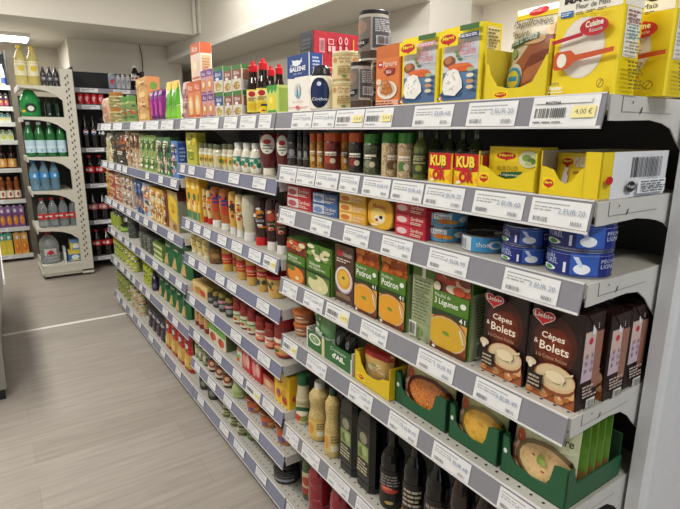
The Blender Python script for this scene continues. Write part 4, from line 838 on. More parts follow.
VERM = grain('vermicelli_soup', ['#c9642a', '#e0903c', '#b54a1c', '#e8b060'], 140, kind='n'); MUSH = grain('mushroom_soup', ['#dcb67c', '#e4c48e', '#cfa468'], 90, kind='n'); PUMP = grain('pumpkin_soup', ['#e0a82e', '#ebbc48', '#d6982a'], 60, kind='n')
TR5 = [(394, 446, 'far', VERM, '#5a2216', 'orange noodle soup', ('Soupe', 'vermicelle'), '#c3bd8a'), (447.5, 497, 'middle', PUMP, '#8a7a4a', 'yellow pumpkin soup', ('Soupe', 'potiron'), '#b9bf86'), (499, 622, 'near', MUSH, '#7d6a48', 'creamy mushroom soup', ('Soupe', 'Forestière'), '#cdd2ae')]
for a, b, wd, soup, rim, dn, nm2, top in TR5:
    gt = run(gtray, 'AA5', a, b if wd != 'near' else 580, 1, 360, f'dark green tray holding {dn} pouches', 'display tray', d=.18, set_=.028, h=.088, yaw=.2)
    cc = (a+7, b-7) if wd != 'near' else (515, 570)
    o = run(souppouch(soup, rim, ('#a5502c', '#f0d8a8', '#b5602a', '#c9743c', '#a5502c') if wd != 'middle' else (), nm2, top, [('e', .55, .38, .05, .06, '#7a9a3a'), ('e', .6, .36, .05, .04, '#93ad52', 40)] if wd == 'near' else ()), 'AA5', cc[0], cc[1], 1, 340, f'{dn} pouch at the front of green tray', 'soup pouch', d=.04, set_=.038, lift=.0035, h=.158, yaw=.2, into=gt[0], inf=.945)
    if wd == 'near':
        w0 = max(v.co.x for v in o[0].data.vertices)*2; h0 = max(v.co.z for v in o[0].data.vertices)
        bp = fin(pouch(w0, .022, h0*.97, '#5d8a2c', [('r', 0, .5, 1, 1, '#5d8a2c'), ('r', 0, 0, 1, .3, '#8a6a3a')], 'doy', 'soup_pouch', back='#a9825a'))
        for i in range(4):
            q = put(bp, (D+.096+.024*i, o[0].location.y, Z['A5']+.004), R(-90), f'green topped soup pouch, {ORD[i]} behind the mushroom soup pouch in green tray', 'soup pouch', 'soup pouches behind the front one')
# ================================================================== second bay, top shelf
def arome(w, d, h): return lathed('arome', w, h, M('#1b0f0c', .08, coat=.6), '#c01825', (.06, .48, 150, '#e6cf4a', [('r', .1, .5, .9, .95, '#e9dc9a'), ('e', .5, .8, .2, .12, '#b5202a'), ('r', .2, .1, .8, .4, '#d8b82a')]+lines(.25, .5, .75, .66, 2, '#7a4a1a', rr)), 'seasoning_bottle', caplab='red cap')
run(arome, 'BT', 247.5, 267, 2, 60, 'dark seasoning bottle with red cap', 'seasoning bottle', rnd=True, set_=.03)
run(arome, 'BT', 266, 282.3, 2, 65, 'red capped dark bottle behind lemon carton', 'seasoning bottle', rnd=True, set_=.11)
def lemonbox(w, d, h):
    fr = [('p', [(0, 1), (0, .85), (.2, .7), (.35, .88), (.5, .68), (.7, .85), (.85, .72), (1, .88), (1, 1)], '#3f9a3a'), ('e', .5, .42, .34, .3, '#e9cf2a', 15), ('e', .42, .48, .16, .12, '#f3e46a'), ('r', .1, .06, .9, .14, '#4d9a3a')]
    return carton(w, d, h, '#c9d87a', fr, [('r', .1, .1, .9, .9, '#9fbb52')], '#4d9a3a', name='lemon_juice_carton')
run(lemonbox, 'BT', 267, 277.8, 1, 85, 'green and yellow lemon carton', 'carton', d=.045, set_=.02)
def yellowpot(w, d, h): return lathed('jar', w, h, '#e3c21c', '#2a2a2a', (.15, .6, 150, '#e9d02a', [('e', .5, .5, .2, .2, '#b5302a')]), 'stock_jar')
run(yellowpot, 'BT', 260.5, 267, 1, 104, 'tiny yellow pot before the dark bottles', 'pot', rnd=True, set_=.006)
def grainbox(top, mid, pic):
    def fn(w, d, h):
        fr = [('r', 0, .82, 1, 1, '#3f7a36'), ('r', 0, .45, 1, .83, top), T('Blé', .2, .62, .8, .76, '#eef0ea', lean=.06), ('e', .4, .52, .2, .06, '#dfe6ee'), ('r', 0, 0, 1, .46, '#d9d2c2'), ('e', .5, .2, .36, .16, pic)]
        for i in range(8): fr.append(('e', rr.uniform(.2, .8), rr.uniform(.08, .38), .1, .03, ['#c9a04a', '#8a9a52', '#e6dcb8', '#b58a3c'][i % 4], rr.uniform(0, 90)))
        return carton(w, d, h, mid, fr, [('r', 0, .82, 1, 1, '#37702f'), ('r', .08, .4, .92, .8, '#8a5a48')]+lines(.12, .05, .88, .36, 6, '#8f8a80', rr), '#3f7a36', name='grain_carton')
    return fn
run(grainbox('#2f4a8a', '#cfc8ba', '#c9b06a'), 'BT', 215.6, 224.6, 1, 66, 'grain carton with blue and green print', 'grain carton', k=2, d=.05, set_=.02)
run(grainbox('#8a4a36', '#cfc8ba', '#b5924a'), 'BT', 225.2, 242.8, 2, 65, 'grain carton with brown and green print', 'grain carton', k=2, d=.05, set_=.02)
def orangebox(a, b2, pic):
    def fn(w, d, h): return carton(w, d, h, a, [('r', 0, .72, 1, 1, b2), T('Riz', .2, .78, .8, .92, '#f3e8da', lean=.05), ('e', .5, .36, .38, .26, pic), ('e', .45, .4, .2, .12, '#efe0c0'), ('r', .1, .05, .9, .1, b2)], [('r', .1, .1, .9, .66, '#d9b48a'), ('r', 0, .72, 1, 1, b2)]+lines(.15, .15, .85, .6, 6, '#b5835a', rr), b2, name='rice_carton')
    return fn
run(orangebox('#cf9aa0', '#6b3f8a', '#d98a3a'), 'BT', 202.8, 214.8, 2, 69, 'purple topped rice carton', 'rice carton', k=2, d=.05, set_=.02)
ob = run(orangebox('#dd8a5a', '#d2602c', '#e9c48a'), 'BT', 188.8, 202.2, 2, 81, 'orange rice carton with bowl picture', 'rice carton', d=.06, set_=.02)
zt = jar_top(ob[0])
run(orangebox('#e3cfc0', '#cc5a2c', '#e9c9b0'), 'BT', 191.5, 201.5, 1, 42.5, 'tall orange carton standing on the rice cartons', 'carton', d=.05, set_=.022, z=zt+.0006)
def bakebag(w, d, h): return pouch(w, d, h, '#b58a86', busy(31, ['#8a4a4a', '#d9c2b0', '#6b7a3a', '#c9938f', '#efe6da'], 12), 'doy', 'semolina_pouch')
run(bakebag, 'BT', 180.5, 188.2, 1, 81, 'pinkish brown grain pouch', 'pouch', d=.04, set_=.02)
# ------------------------------------------------------------------ third and far bay, top shelf
def greenpouch(w, d, h): return pouch(w, d, h, '#e6e9d8', [('r', 0, .82, 1, 1, '#e3b52a'), ('p', [(0, .1), (1, .4), (1, .85), (0, .5)], '#5aa62a'), ('p', [(0, 0), (1, 0), (1, .38), (0, .12)], '#7fc03a'), ('e', .5, .86, .4, .1, '#ecc83a'), ('e', .3, .65, .2, .06, '#f3f3ea')], 'doy', 'soup_pouch')
run(greenpouch, 'CT', 164.5, 176.5, 2, 80, 'green and yellow standing pouch', 'pouch', d=.05, set_=.02)
def purple(w, d, h): return pouch(w, d, h, '#8a2a86', [('r', 0, .78, 1, 1, '#5a2168'), ('e', .5, .4, .35, .25, '#c04aa0'), ('e', .5, .88, .2, .07, '#b58ac0'), ('e', .35, .3, .15, .1, '#d98ac0'), ('r', .1, .08, .9, .16, '#5a2168')], 'pillow', 'couscous_packet')
run(purple, 'CT', 150.5, 163.5, 3, 89, 'purple grain packet', 'packet', d=.04, set_=.02)
def brownbag(w, d, h): return carton(w, d, h, '#c99a5c', [('p', [(0, .4), (.5, .6), (1, .5), (1, .62), (.5, .72), (0, .55)], '#a8713a'), ('e', .5, .25, .3, .14, '#e0bf86'), ('e', .4, .82, .2, .08, '#dcb478'), ('e', .6, .85, .12, .05, '#8a5a2c')]+busy(12, ['#b5803f', '#e3c58c', '#8f5f30', '#d9ad6c'], 8, False), [('r', 0, 0, 1, 1, '#d98a4e'), ('e', .5, .6, .3, .18, '#6f9a3a'), ('r', .1, .1, .9, .25, '#e9c9a0')], '#c98a50', name='pasta_carton')
run(brownbag, 'CT', 138.6, 149.8, 1, 76.5, 'tan pasta carton with orange side', 'pasta carton', k=2, d=.07, set_=.02)
def tanjar(w, d, h): return lathed('jar', w, h, '#a89a6c', '#a5682e', (.1, .7, 200, '#8a8252', busy(17, ['#c9be8a', '#5f6a3a', '#e6ddb8', '#6b4a2a'], 8, False)), 'preserve_jar')
def greenjar(w, d, h): return lathed('jar', w, h, '#8a9a5a', '#5f8a4a', (.1, .7, 200, '#6f8a52', busy(19, ['#c9be6a', '#3a6a3a', '#e6e3c8', '#b5402a'], 8, False)), 'preserve_jar')
run(greenjar, 'DT', 122.3, 134.5, 2, 96, 'green jar with mottled label', 'jar', rnd=True, set_=.02)
run(tanjar, 'DT', 111.5, 120.5, 1, 92.5, 'tan preserve jar with brown lid', 'jar', k=2, rnd=True, set_=.02)
def crouton(w, d, h): return pouch(w, d, h, '#c9a58a', [('e', .5, .4, .4, .3, '#b5806a')]+busy(14, ['#d9bfa8', '#a56a5a', '#e6d4be', '#c98f6f'], 10, False), 'pillow', 'crouton_bag')
run(crouton, 'DT', 101, 110, 1, 97, 'pale pinkish crouton bag', 'bag', d=.05, set_=.025)

# ================================================================== second bay, second shelf
def cereal(w, d, h): return carton(w, d, h, '#b9b53c', busy(41, ['#d9c83a', '#7f8f2c', '#c97a3a', '#e9e0a0', '#6b7a2a'], 14), NUT(rr, '#7a7a2a'), '#a8a432', name='vinegar_carton')
run(cereal, 'BB2', 187, 197.5, 1, 132.5, 'yellow green printed box', 'box', d=.045, set_=.02)
GLASSY = M('#d9d4bf', .08, coat=.6)
def mayojar(w, d, h): return lathed('jar', w, h, GLASSY, '#5f6347', (.08, .66, 160, '#cfc79a', [('e', .5, .5, .3, .35, '#d9b83a'), ('e', .4, .4, .12, .16, '#5f7a3a'), ('r', .1, .75, .9, .95, '#e9e6d2'), ('e', .65, .45, .12, .15, '#c97a3a')]), 'mayonnaise_jar')
run(mayojar, 'BB2', 200, 214, 3, 143.5, 'mayonnaise jar with yellow green label', 'jar', rnd=True, set_=.025)
run(mayojar, 'BB2', 214, 222.3, 1, 144.5, 'wide mayonnaise jar with turned label', 'jar', rnd=True, set_=.022, yaw=70)
run(mayojar, 'BB2', 223, 233.6, 2, 144, 'mayonnaise jar with orange tinted label', 'jar', rnd=True, set_=.025, yaw=25)
def whitemayo(w, d, h): return lathed('mayo', w, h, M('#e9e4d2', .15), '#d9dad4', (.12, .56, 170, '#e3e6dc', [('e', .3, .45, .14, .22, '#1f7a5a'), ('e', .55, .65, .12, .18, '#2a8f6a'), ('e', .7, .35, .12, .2, '#1f7a5a'), ('e', .45, .25, .1, .14, '#d98a5a'), ('r', .1, .82, .9, .9, '#2a6a5a')]), 'mayonnaise_bottle')
run(whitemayo, 'BB2', 233.6, 259.6, 3, 142.5, 'white mayonnaise jar with teal print', 'jar', rnd=True, set_=.025)
def ketchup(w, d, h): return squeeze(w, h, M('#5a1013', .12, coat=.5), '#e3dccb', (.50, .96, 120, None, [('e', .5, .5, .40, .49, '#e6e0d6'), ('e', .5, .62, .2, .12, '#b5202a'), ('r', .25, .25, .75, .32, '#8a8f8a'), ('r', .3, .4, .7, .45, '#5a5f5a'), ('p', [(.42, .12), (.58, .12), (.5, .2)], '#3f7a3a')]), name='ketchup_bottle')
run(ketchup, 'BB2', 260, 273.5, 1, 132, 'upright ketchup bottle standing on its white cap', 'ketchup bottle', rnd=True, set_=.02)
run(ketchup, 'BB2', 276.5, 287, 1, 133, 'ketchup bottle half hidden by the near bay', 'ketchup bottle', rnd=True, set_=.02)
# ================================================================== second bay, third shelf: squeeze bottles
def ybag(w, d, h): return carton(w, d, h, '#e0ab1e', [('r', 0, 0, 1, .2, '#3f7a52'), ('e', .5, .34, .3, .12, '#efd9a0'), ('e', .3, .42, .14, .06, '#c02a22'), ('e', .6, .56, .26, .09, '#2f6a3a'), ('r', .15, .75, .8, .82, '#f4e29a'), ('e', .5, .88, .3, .06, '#f0c94a')], [('r', .1, .1, .9, .9, '#d99a16')], '#d9a21c', name='mashed_potato_box')
run(ybag, 'BB3', 184.6, 198, 2, 178, 'tall yellow packet with green foot', 'packet', d=.05, set_=.02)
run(ybag, 'BB3', 198.4, 201, 1, 178, 'slim yellow packet beside the red capped sauces', 'packet', d=.04, set_=.02)
def hash_(t): return sum(ord(c)*(i+1) for i, c in enumerate(t))
def sq(body, cap, lab, pr='#b5202a', s2='#f0e6c8'):
    ex = busy(hash_(body+lab), [pr, s2, lab, '#2f2a28'], 7, False)
    def fn(w, d, h): return squeeze(w, h, M(body, .16, coat=.3), cap, (.34, .86, 120, None, [('r', .14, .1, .86, .9, lab), ('e', .5, .62, .28, .16, pr), T('Sauce', .22, .30, .78, .44, s2, lean=.04), ('e', .5, .18, .2, .08, s2), ('e', .42, .82, .16, .05, s2)]+ex), name='sauce_bottle', capr=.8, sy=.66)
    return fn
run(sq('#dcc486', '#c01a22', '#e6d29a', '#d98a3a', '#b5402a'), 'BB3', 203, 212, 2, 189, 'cream sauce bottle on red cap', 'sauce bottle', rnd=True, set_=.03)
run(sq('#b8682a', '#e6e2dc', '#a8562a', '#2a3a7a', '#d9302a'), 'BB3', 211.5, 229.3, 2, 187, 'orange brown sauce bottle on white cap', 'sauce bottle', rnd=True, set_=.022)
run(sq('#d9a84e', '#e6e2dc', '#e0b45c', '#5a2a2a', '#a5322a'), 'BB3', 229.8, 236, 1, 191, 'golden sauce bottle on white cap', 'sauce bottle', rnd=True, set_=.022)
run(sq('#dfca92', '#e6e2dc', '#e6d6a6', '#d9a030', '#c0402a'), 'BB3', 236.4, 242.6, 1, 194, 'pale cream sauce bottle on white cap', 'sauce bottle', rnd=True, set_=.022)
def plain(w, d, h): return squeeze(w, h, M('#c9c3ac', .12, coat=.4), '#dcdad6', None, name='sauce_bottle', capr=.85, sy=.7)
run(plain, 'BB3', 243, 254, 1, 194.5, 'unlabelled milky sauce bottle on white cap', 'sauce bottle', rnd=True, set_=.016)
run(sq('#3a1c12', '#c3181f', '#2f2030', '#d98a2a', '#e6e0d6'), 'BB3', 254.5, 265, 1, 196.5, 'dark barbecue sauce bottle on red cap', 'sauce bottle', rnd=True, set_=.02)
run(sq('#35120f', '#e6e2dc', '#6a2420', '#b5402a', '#e3c9a8'), 'BB3', 266, 285.5, 2, 200, 'dark red sauce bottle on white cap', 'sauce bottle', rnd=True, set_=.02)
# ================================================================== second bay, fourth shelf: mustards
run(sq('#dccb8c', '#e3d9b0', '#e6dba8', '#d9b03a', '#b58a3a'), 'BB4', 191, 209, 3, 236, 'cream yellow sauce bottle', 'sauce bottle', rnd=True, set_=.02)
def darkjar(w, d, h): return lathed('jar', w, h, grain('brown_mustard', ['#6b4a22', '#4a3418', '#8a6530'], 240), '#1d1614', (.1, .66, 150, None, [('r', .1, .2, .9, .8, '#7a5a34'), ('e', .5, .5, .2, .2, '#a5844a')]), 'mustard_jar')
run(darkjar, 'BB4', 209.5, 222, 1, 240, 'dark brown mustard jar with black lid', 'mustard jar', rnd=True, set_=.02)
MUS = grain('mustard', ['#c9a24a', '#d4b05c', '#b58c38'], 200, kind='n')
def must(lid, lab):
    def fn(w, d, h): return lathed('tumbler', w, h, MUS, lid, lab, 'mustard_jar', caplab=None)
    return fn
RL = (.32, .74, 190, '#bb2320', [('e', .5, .68, .3, .2, '#d9453a'), T('Moutarde', .2, .42, .8, .62, '#f1dfc0', lean=.03), ('r', .3, .2, .7, .28, '#e3b84a')])
run(must('#c49c46', RL), 'BB4', 222.5, 231.5, 1, 246, 'mustard jar with red label and gold lid', 'mustard jar', rnd=True, set_=.02)
run(must('#c49c46', RL), 'BB4', 233, 237, 1, 252, 'narrow mustard jar tucked behind neighbours', 'mustard jar', rnd=True, set_=.05)
run(must('#c49c46', RL), 'BB4', 236.4, 256, 2, 254, 'mustard glass with broad red label', 'mustard jar', rnd=True, set_=.02)
run(must('#b51c1f', (.25, .8, 190, None, [('r', .1, .55, .9, .95, '#c02624'), T('Fine', .3, .66, .7, .84, '#f3e3c8'), ('e', .3, .2, .12, .2, '#2a3a5a'), ('e', .6, .2, .12, .16, '#3a4a3a')])), 'BB4', 257, 266.6, 1, 263, 'red lidded mustard jar with dark print', 'mustard jar', rnd=True, set_=.02)
run(must('#b51c1f', (.2, .85, 200, None, [('e', .25, .65, .05, .14, '#3a3a4a'), ('e', .42, .75, .05, .1, '#4a5a3a'), ('e', .7, .7, .05, .14, '#2a3a5a'), ('e', .35, .5, .04, .2, '#3a5a3a'), ('e', .6, .25, .06, .09, '#c0302a'), ('e', .4, .3, .05, .06, '#d9453a')])), 'BB4', 267, 283.5, 1, 272, 'large red lidded mustard glass with flower print', 'mustard jar', rnd=True, set_=.02)
# ================================================================== second bay, fifth shelf
def beigebox(w, d, h): return carton(w, d, h, '#d8b878', [('r', 0, .7, 1, .95, '#e3c98f'), ('e', .35, .4, .22, .22, '#c9762e'), ('e', .7, .35, .18, .24, '#b5302a'), ('e', .5, .6, .12, .1, '#7a9a3a'), ('r', .1, .08, .9, .16, '#b58a4a')], [('r', .1, .1, .9, .9, '#cfae70')], '#b89a5c', name='sauce_multipack', topart=[('r', .1, .1, .9, .9, '#a88a50')])
run(beigebox, 'BB5', 189.5, 207.5, 1, 283, 'beige sauce carton with fruit print', 'sauce carton', d=.08, set_=.025)
BLK = M('#1d1815', .1, coat=.5)
def olivejar(pink):
    def fn(w, d, h): return lathed('jar', w, h, M('#4a4022', .1, coat=.5), '#8a7d3a', (.12, .74, 170, '#23242a', [('r', .1, .62, .9, .85, pink), ('e', .5, .35, .25, .18, '#8f9296'), ('r', .2, .1, .8, .18, '#6a6d72')]), 'tapenade_jar')
    return fn
run(olivejar('#3a3c44'), 'BB5', 208, 218.6, 2, 290, 'dark jar with grey label', 'jar', rnd=True, set_=.02)
run(olivejar('#c98a96'), 'BB5', 218.8, 233, 2, 295, 'dark jar with pink label band', 'jar', rnd=True, set_=.02)
TOM = grain('tomato_sauce', ['#7a160f', '#9a2418', '#5f100c', '#a8371f'], 150, kind='n')
def tomato(lab): return lambda w, d, h: lathed('jar', w, h, TOM, '#8a1a16', lab, 'tomato_sauce_jar')
L1 = (.08, .50, 190, '#e3dfd0', [('r', 0, .8, 1, 1, '#c9cfae'), ('e', .5, .4, .3, .24, '#b9c98a'), ('e', .35, .3, .12, .14, '#c0392b'), ('r', .2, .62, .8, .74, '#5a7a3a')])
L2 = (.06, .46, 190, '#c9402c', [('r', 0, .72, 1, 1, '#e6dfcf'), ('e', .5, .35, .3, .24, '#e0a080'), ('e', .3, .5, .12, .12, '#f0dcc0'), ('e', .7, .28, .12, .12, '#8a1a16'), T('Sauce', .25, .76, .75, .94, '#a5241c')])
run(tomato(L1), 'BB5', 233.8, 255.3, 3, 300, 'tomato sauce jar with pale green label', 'sauce jar', wf=1.75, rnd=True, set_=.02)
run(tomato(L2), 'BB5', 255.8, 275, 2, 316, 'tomato sauce jar with red label', 'sauce jar', wf=1.6, rnd=True, set_=.02)
def bigtom(w, d, h): return lathed('squat', w, h, TOM, '#a8161c', (.06, .52, 200, '#b5352a', [('r', 0, .72, 1, .96, '#e3d9c8'), ('e', .5, .35, .36, .26, '#d9a060'), ('e', .3, .3, .1, .1, '#3f6a2a'), ('e', .7, .4, .1, .1, '#8a1a16')]), 'tomato_sauce_jar', caplab='broad red lid')
run(bigtom, 'BB5', 275.2, 291, 1, 314, 'big tomato sauce jar with broad red lid', 'sauce jar', rnd=True, set_=.015)
# ================================================================== second bay, sixth shelf
def redjar(w, d, h): return lathed('jar', w, h, TOM, '#8f1d18', (.22, .68, 180, '#dbb887', [('e', .5, .5, .25, .3, '#c9965a'), ('r', .2, .1, .8, .2, '#b5803f')]), 'sauce_jar')
run(redjar, 'BB6', 194.5, 210, 3, 304, 'red sauce jar with beige label', 'sauce jar', wf=1.6, rnd=True, set_=.02)
def pureebox(w, d, h): return carton(w, d, h, '#d9d3b8', [('r', 0, .60, 1, 1, '#5aa832'), ('r', .1, .72, .9, .86, '#8cc85a'), ('e', .4, .26, .3, .22, '#b82a1e'), ('e', .66, .3, .2, .18, '#cf4a2c'), ('e', .5, .46, .1, .06, '#4a8a2a')], [('r', 0, 0, 1, 1, '#6f7a54')]+lines(.1, .1, .9, .8, 6, '#5c6646', rr), '#5a9a34', name='tomato_puree_carton')
run(pureebox, 'BB6', 209.5, 226, 2, 327, 'green topped tomato puree carton', 'puree carton', d=.075, set_=.02)
def leafpouch(w, d, h): return pouch(w, d, h, '#e3ddcb', [('r', 0, .8, 1, 1, '#d9a08a'), ('e', .4, .35, .25, .2, '#6f9a4a', 30), ('e', .65, .5, .2, .14, '#8fb05c', -20), ('e', .5, .2, .25, .1, '#c9502e')], 'doy', 'sauce_pouch')
run(leafpouch, 'BB6', 234.5, 241.5, 1, 350, 'white pouch with green leaf print', 'pouch', d=.03, set_=.03)
def redcart(w, d, h): return carton(w, d, h, '#b81f26', [('e', .3, .4, .2, .3, '#d98a8a'), ('e', .7, .45, .2, .28, '#e3b0a8'), ('r', .1, .75, .9, .9, '#e9dcd6'), T('Sauce', .2, .77, .8, .88, '#b81f26')], [('r', .1, .1, .9, .9, '#a81a20')], '#c9a09a', name='red_carton')
run(redcart, 'BB6', 242, 261.5, 2, 352, 'red and white sauce carton', 'sauce carton', d=.04, set_=.022)
def flatpk(w, d, h): return carton(w, d, h, '#c98a6a', [('e', .5, .5, .3, .3, '#e0b58f'), ('r', 0, .8, 1, 1, '#b5402f')], (), '#a33a30', name='pasta_sauce_packet')
run(flatpk, 'BB6', 262, 274.5, 1, 378, 'flat orange and red packet', 'packet', d=.07, set_=.03)
def maggibox(w, d, h): return carton(w, d, h, '#e8bd1d', [*maggi(.4, .74, .22, .09), ('e', .3, .3, .16, .14, '#c9503a'), ('e', .36, .36, .08, .08, '#5a5a9a'), ('e', .75, .2, .18, .12, '#b5302a'), ('e', .72, .48, .14, .05, '#d98a2a')]+lines(.5, .3, .92, .42, 2, '#8a6a14', rr), [('r', .1, .1, .9, .9, '#d9a81a'), ('e', .5, .3, .3, .1, '#c0392b')], '#e0b41c', name='seasoning_box')
run(maggibox, 'BB6', 274.5, 289, 1, 373, 'yellow seasoning box at the shelf end', 'seasoning box', d=.06, set_=.02)
# ================================================================== second bay, seventh shelf
def gwjar(w, d, h): return lathed('jar', w, h, M('#5f6a3f', .12, coat=.4), '#cfc9b4', (.1, .7, 180, '#8a9472', [('e', .4, .5, .2, .25, '#c9c4a8'), ('e', .65, .4, .15, .2, '#3a4a2c')]), 'olive_jar')
run(gwjar, 'BB7', 194.5, 208, 3, 341, 'small jar of green olives', 'olive jar', wf=1.7, rnd=True, set_=.01)
def brjar(w, d, h): return lathed('jar', w, h, M('#3a1a14', .1, coat=.5), '#3f1f16', (.12, .76, 180, '#cfc2b0', [('e', .5, .5, .28, .32, '#8a3a2c'), ('e', .5, .5, .14, .16, '#d9b48a')]), 'sauce_jar')
run(brjar, 'BB7', 208.4, 231, 3, 356, 'brown sauce jar with round motif', 'sauce jar', wf=1.6, rnd=True, set_=.01)
def palegr(w, d, h): return lathed('dressing', w, h, M('#a3b07a', .12, coat=.4), '#9aa880', (.1, .5, 170, '#b5c28a', [('e', .5, .5, .3, .3, '#9cb06a')]), 'dressing_bottle')
run(palegr, 'BB7', 232.5, 243.5, 1, 376, 'pale green bottle', 'bottle', rnd=True, set_=.01)
def ortub(w, d, h): return lathed('tub', w, h, M('#b8743c', .15, coat=.4), '#8a4a2c', (.15, .82, 190, None, [('e', .5, .6, .4, .3, '#c9602e'), ('e', .4, .25, .2, .2, '#6a5a8a'), ('e', .7, .3, .2, .2, '#d9a05c')]), 'sauce_tub')
run(ortub, 'BB7', 245.5, 274, 2, 400, 'orange sauce tub with reddish lid', 'sauce tub', wf=1.5, rnd=True, set_=.01)
run(ortub, 'BB7', 275.5, 292, 1, 418, 'orange tub with purple print at the shelf end', 'sauce tub', rnd=True, set_=.01)
# ================================================================== second bay, bottom shelf
def bljar(w, d, h): return lathed('jar', w, h, M('#23231f', .1, coat=.5), '#2a2b29', (.1, .6, 170, '#3a3c38', [('e', .5, .5, .2, .3, '#8a8d88')]), 'olive_jar')
run(bljar, 'BB8', 200, 217, 2, 372, 'black olive jar', 'olive jar', rnd=True, set_=.016)
OLV = grain('green_olives', ['#4a5228', '#6a6f35', '#3a4020', '#7f8448'], 90)
def oljar(w, d, h): return lathed('jar', w, h, OLV, '#a8a58a', (.3, .62, 170, '#c9c4a4', [('e', .5, .5, .2, .3, '#6b7a3f')]), 'olive_jar')
run(oljar, 'BB8', 222.5, 245.5, 3, 410, 'green olive jar', 'olive jar', wf=1.6, rnd=True, set_=.016)
def plate(w, d, h): return lathed('tub', w, h, OLV, '#3f5a2f', (.2, .7, 160, '#4a6a34', [('e', .5, .5, .2, .3, '#8fa06a')]), 'olive_tub')
run(plate, 'BB8', 246, 258.5, 1, 432, 'low tub of green olives', 'olive tub', rnd=True, set_=.03, h=.05)
run(bljar, 'BB8', 260.5, 272, 1, 436, 'single dark jar behind the rail', 'jar', rnd=True, set_=.07)
def jarblk(w, d, h): return lathed('jar', w, h, M('#1d1d1e', .1, coat=.6), '#1a1a1b', (.1, .62, 160, '#2c2d2f', [('r', .2, .15, .8, .4, '#8d8f92'), ('r', .2, .6, .8, .7, '#5d6064')]), 'olive_jar')
run(jarblk, 'BB8', 274, 292, 1, 455, 'large black jar at the shelf end', 'jar', rnd=True, set_=.01)
# ================================================================== near bay, bottles on the two lowest shelves
def dressing(w, d, h): return lathed('dressing', w, h, M('#c9c09a', .14, coat=.4), '#1d5a32', (.06, .56, 170, '#d6cdae', [('e', .5, .45, .4, .22, '#2f5a3a'), ('e', .5, .38, .3, .12, '#e6e0c8'), ('e', .3, .18, .2, .14, '#c9402c'), ('e', .62, .14, .2, .1, '#8aa04a'), ('r', .3, .78, .7, .84, '#9a9068')]), 'dressing_bottle', caplab='dark green cap')
run(dressing, 'AA6', 291.5, 305, 1, 371, 'salad dressing bottle with dark green cap', 'dressing bottle', rnd=True, set_=.03)
run(dressing, 'AA6', 304.5, 316, 1, 376, 'salad dressing bottle behind the mustard bottles', 'dressing bottle', rnd=True, set_=.10)
SEED = grain('seeded_sauce', ['#cbb272', '#c0a565', '#d3bd80', '#b0965a'], 420)
def mdress(cap, lab): return lambda w, d, h: lathed('sauce', w, h, SEED, cap, (.06, .40, 150, lab, [('r', .1, .1, .9, .9, '#dcc07a'), ('e', .25, .5, .14, .3, '#d9952c'), ('r', .5, .15, .9, .4, '#e9e2c8')]+lines(.5, .5, .9, .85, 3, '#8a7a4a', rr)), 'mustard_bottle')
run(mdress('#e3e3da', '#d8b050'), 'AA6', 309, 328, 1, 380, 'wide mustard dressing bottle with white cap', 'dressing bottle', wf=1.15, rnd=True, set_=.02)
run(mdress('#1d4a34', '#c9b070'), 'AA6', 325, 339.5, 1, 386, 'slim mustard dressing bottle with dark cap', 'dressing bottle', rnd=True, set_=.014)
def oliveoil(w, d, h):
    b = MB(); x, y = w/2, d/2; c = w*.16
    def sec(k): return [(-x*k+c, -y*k), (x*k-c, -y*k), (x*k, -y*k+c), (x*k, y*k-c), (x*k-c, y*k), (-x*k+c, y*k), (-x*k, y*k-c), (-x*k, -y*k+c)]
    zs = [(0, .96), (.015, 1), (.72, 1), (.80, .92), (.87, .62), (.90, .5)]
    vs = [(px, py, z*h) for z, k in zs for px, py in sec(k)]
    b.add(vs, [(i*8+j, i*8+(j+1) % 8, (i+1)*8+(j+1) % 8, (i+1)*8+j) for i in range(len(zs)-1) for j in range(8)]+[tuple(range(7, -1, -1)), tuple(range((len(zs)-1)*8, len(zs)*8))], M('#090a06', .15, coat=.15))
    cp = MB(); cp.lathe([(w*.2, .895*h), (w*.21, .90*h), (w*.21, .99*h), (w*.18, h), (0, h)], M('#141414', .3), 16)
    l = MB(); art(l, Flat((-x*.72, -y-.0004, .16*h), (w*.72, 0, 0), (0, 0, .50*h), (0, -1, 0)), [('r', 0, 0, 1, 1, '#2a2d22'), ('e', .5, .82, .3, .12, '#8f8a72'), ('r', .08, .36, .92, .68, '#8a9a5c'), ('e', .35, .5, .2, .1, '#5d6b33'), ('e', .62, .55, .2, .1, '#aab57a')]+lines(.1, .06, .9, .32, 4, '#c9c4a4', rr), .35)
    return [('olive_oil_bottle', b, None, None), ('cap', cp, 0, None), ('label', l, 0, None)]
run(oliveoil, 'AA6', 337.5, 372, 2, 391, 'square dark olive oil bottle', 'oil bottle', d=.062, set_=.02, gap=.93)
def balsam(lab): return lambda w, d, h: lathed('slim', w, h, M('#070606', .12, coat=.15), '#161414', lab, 'vinegar_bottle')
run(balsam((.05, .5, 150, '#161214', [('e', .5, .45, .3, .06, '#b5402a'), ('e', .4, .52, .2, .04, '#d9705a'), ('e', .5, .12, .14, .05, '#b59a5a')]+lines(.2, .6, .8, .9, 4, '#8f8a86', rr))), 'AA6', 379.5, 401, 1, 422, 'tall black vinegar bottle with red mark', 'vinegar bottle', rnd=True, set_=.02)
run(balsam((.04, .5, 150, '#1d1715', [('r', 0, 0, 1, .35, '#c98a1e'), ('e', .5, .18, .3, .12, '#e3b03a')]+lines(.2, .5, .8, .9, 4, '#b5aa98', rr))), 'AA6', 401.5, 422, 1, 428, 'black vinegar bottle with golden label foot', 'vinegar bottle', rnd=True, set_=.02)
run(balsam((.1, .5, 150, '#241c1a', lines(.2, .2, .8, .9, 4, '#8a7f74', rr))), 'AA6', 422.5, 444, 1, 436, 'black vinegar bottle with plain dark label', 'vinegar bottle', rnd=True, set_=.02)
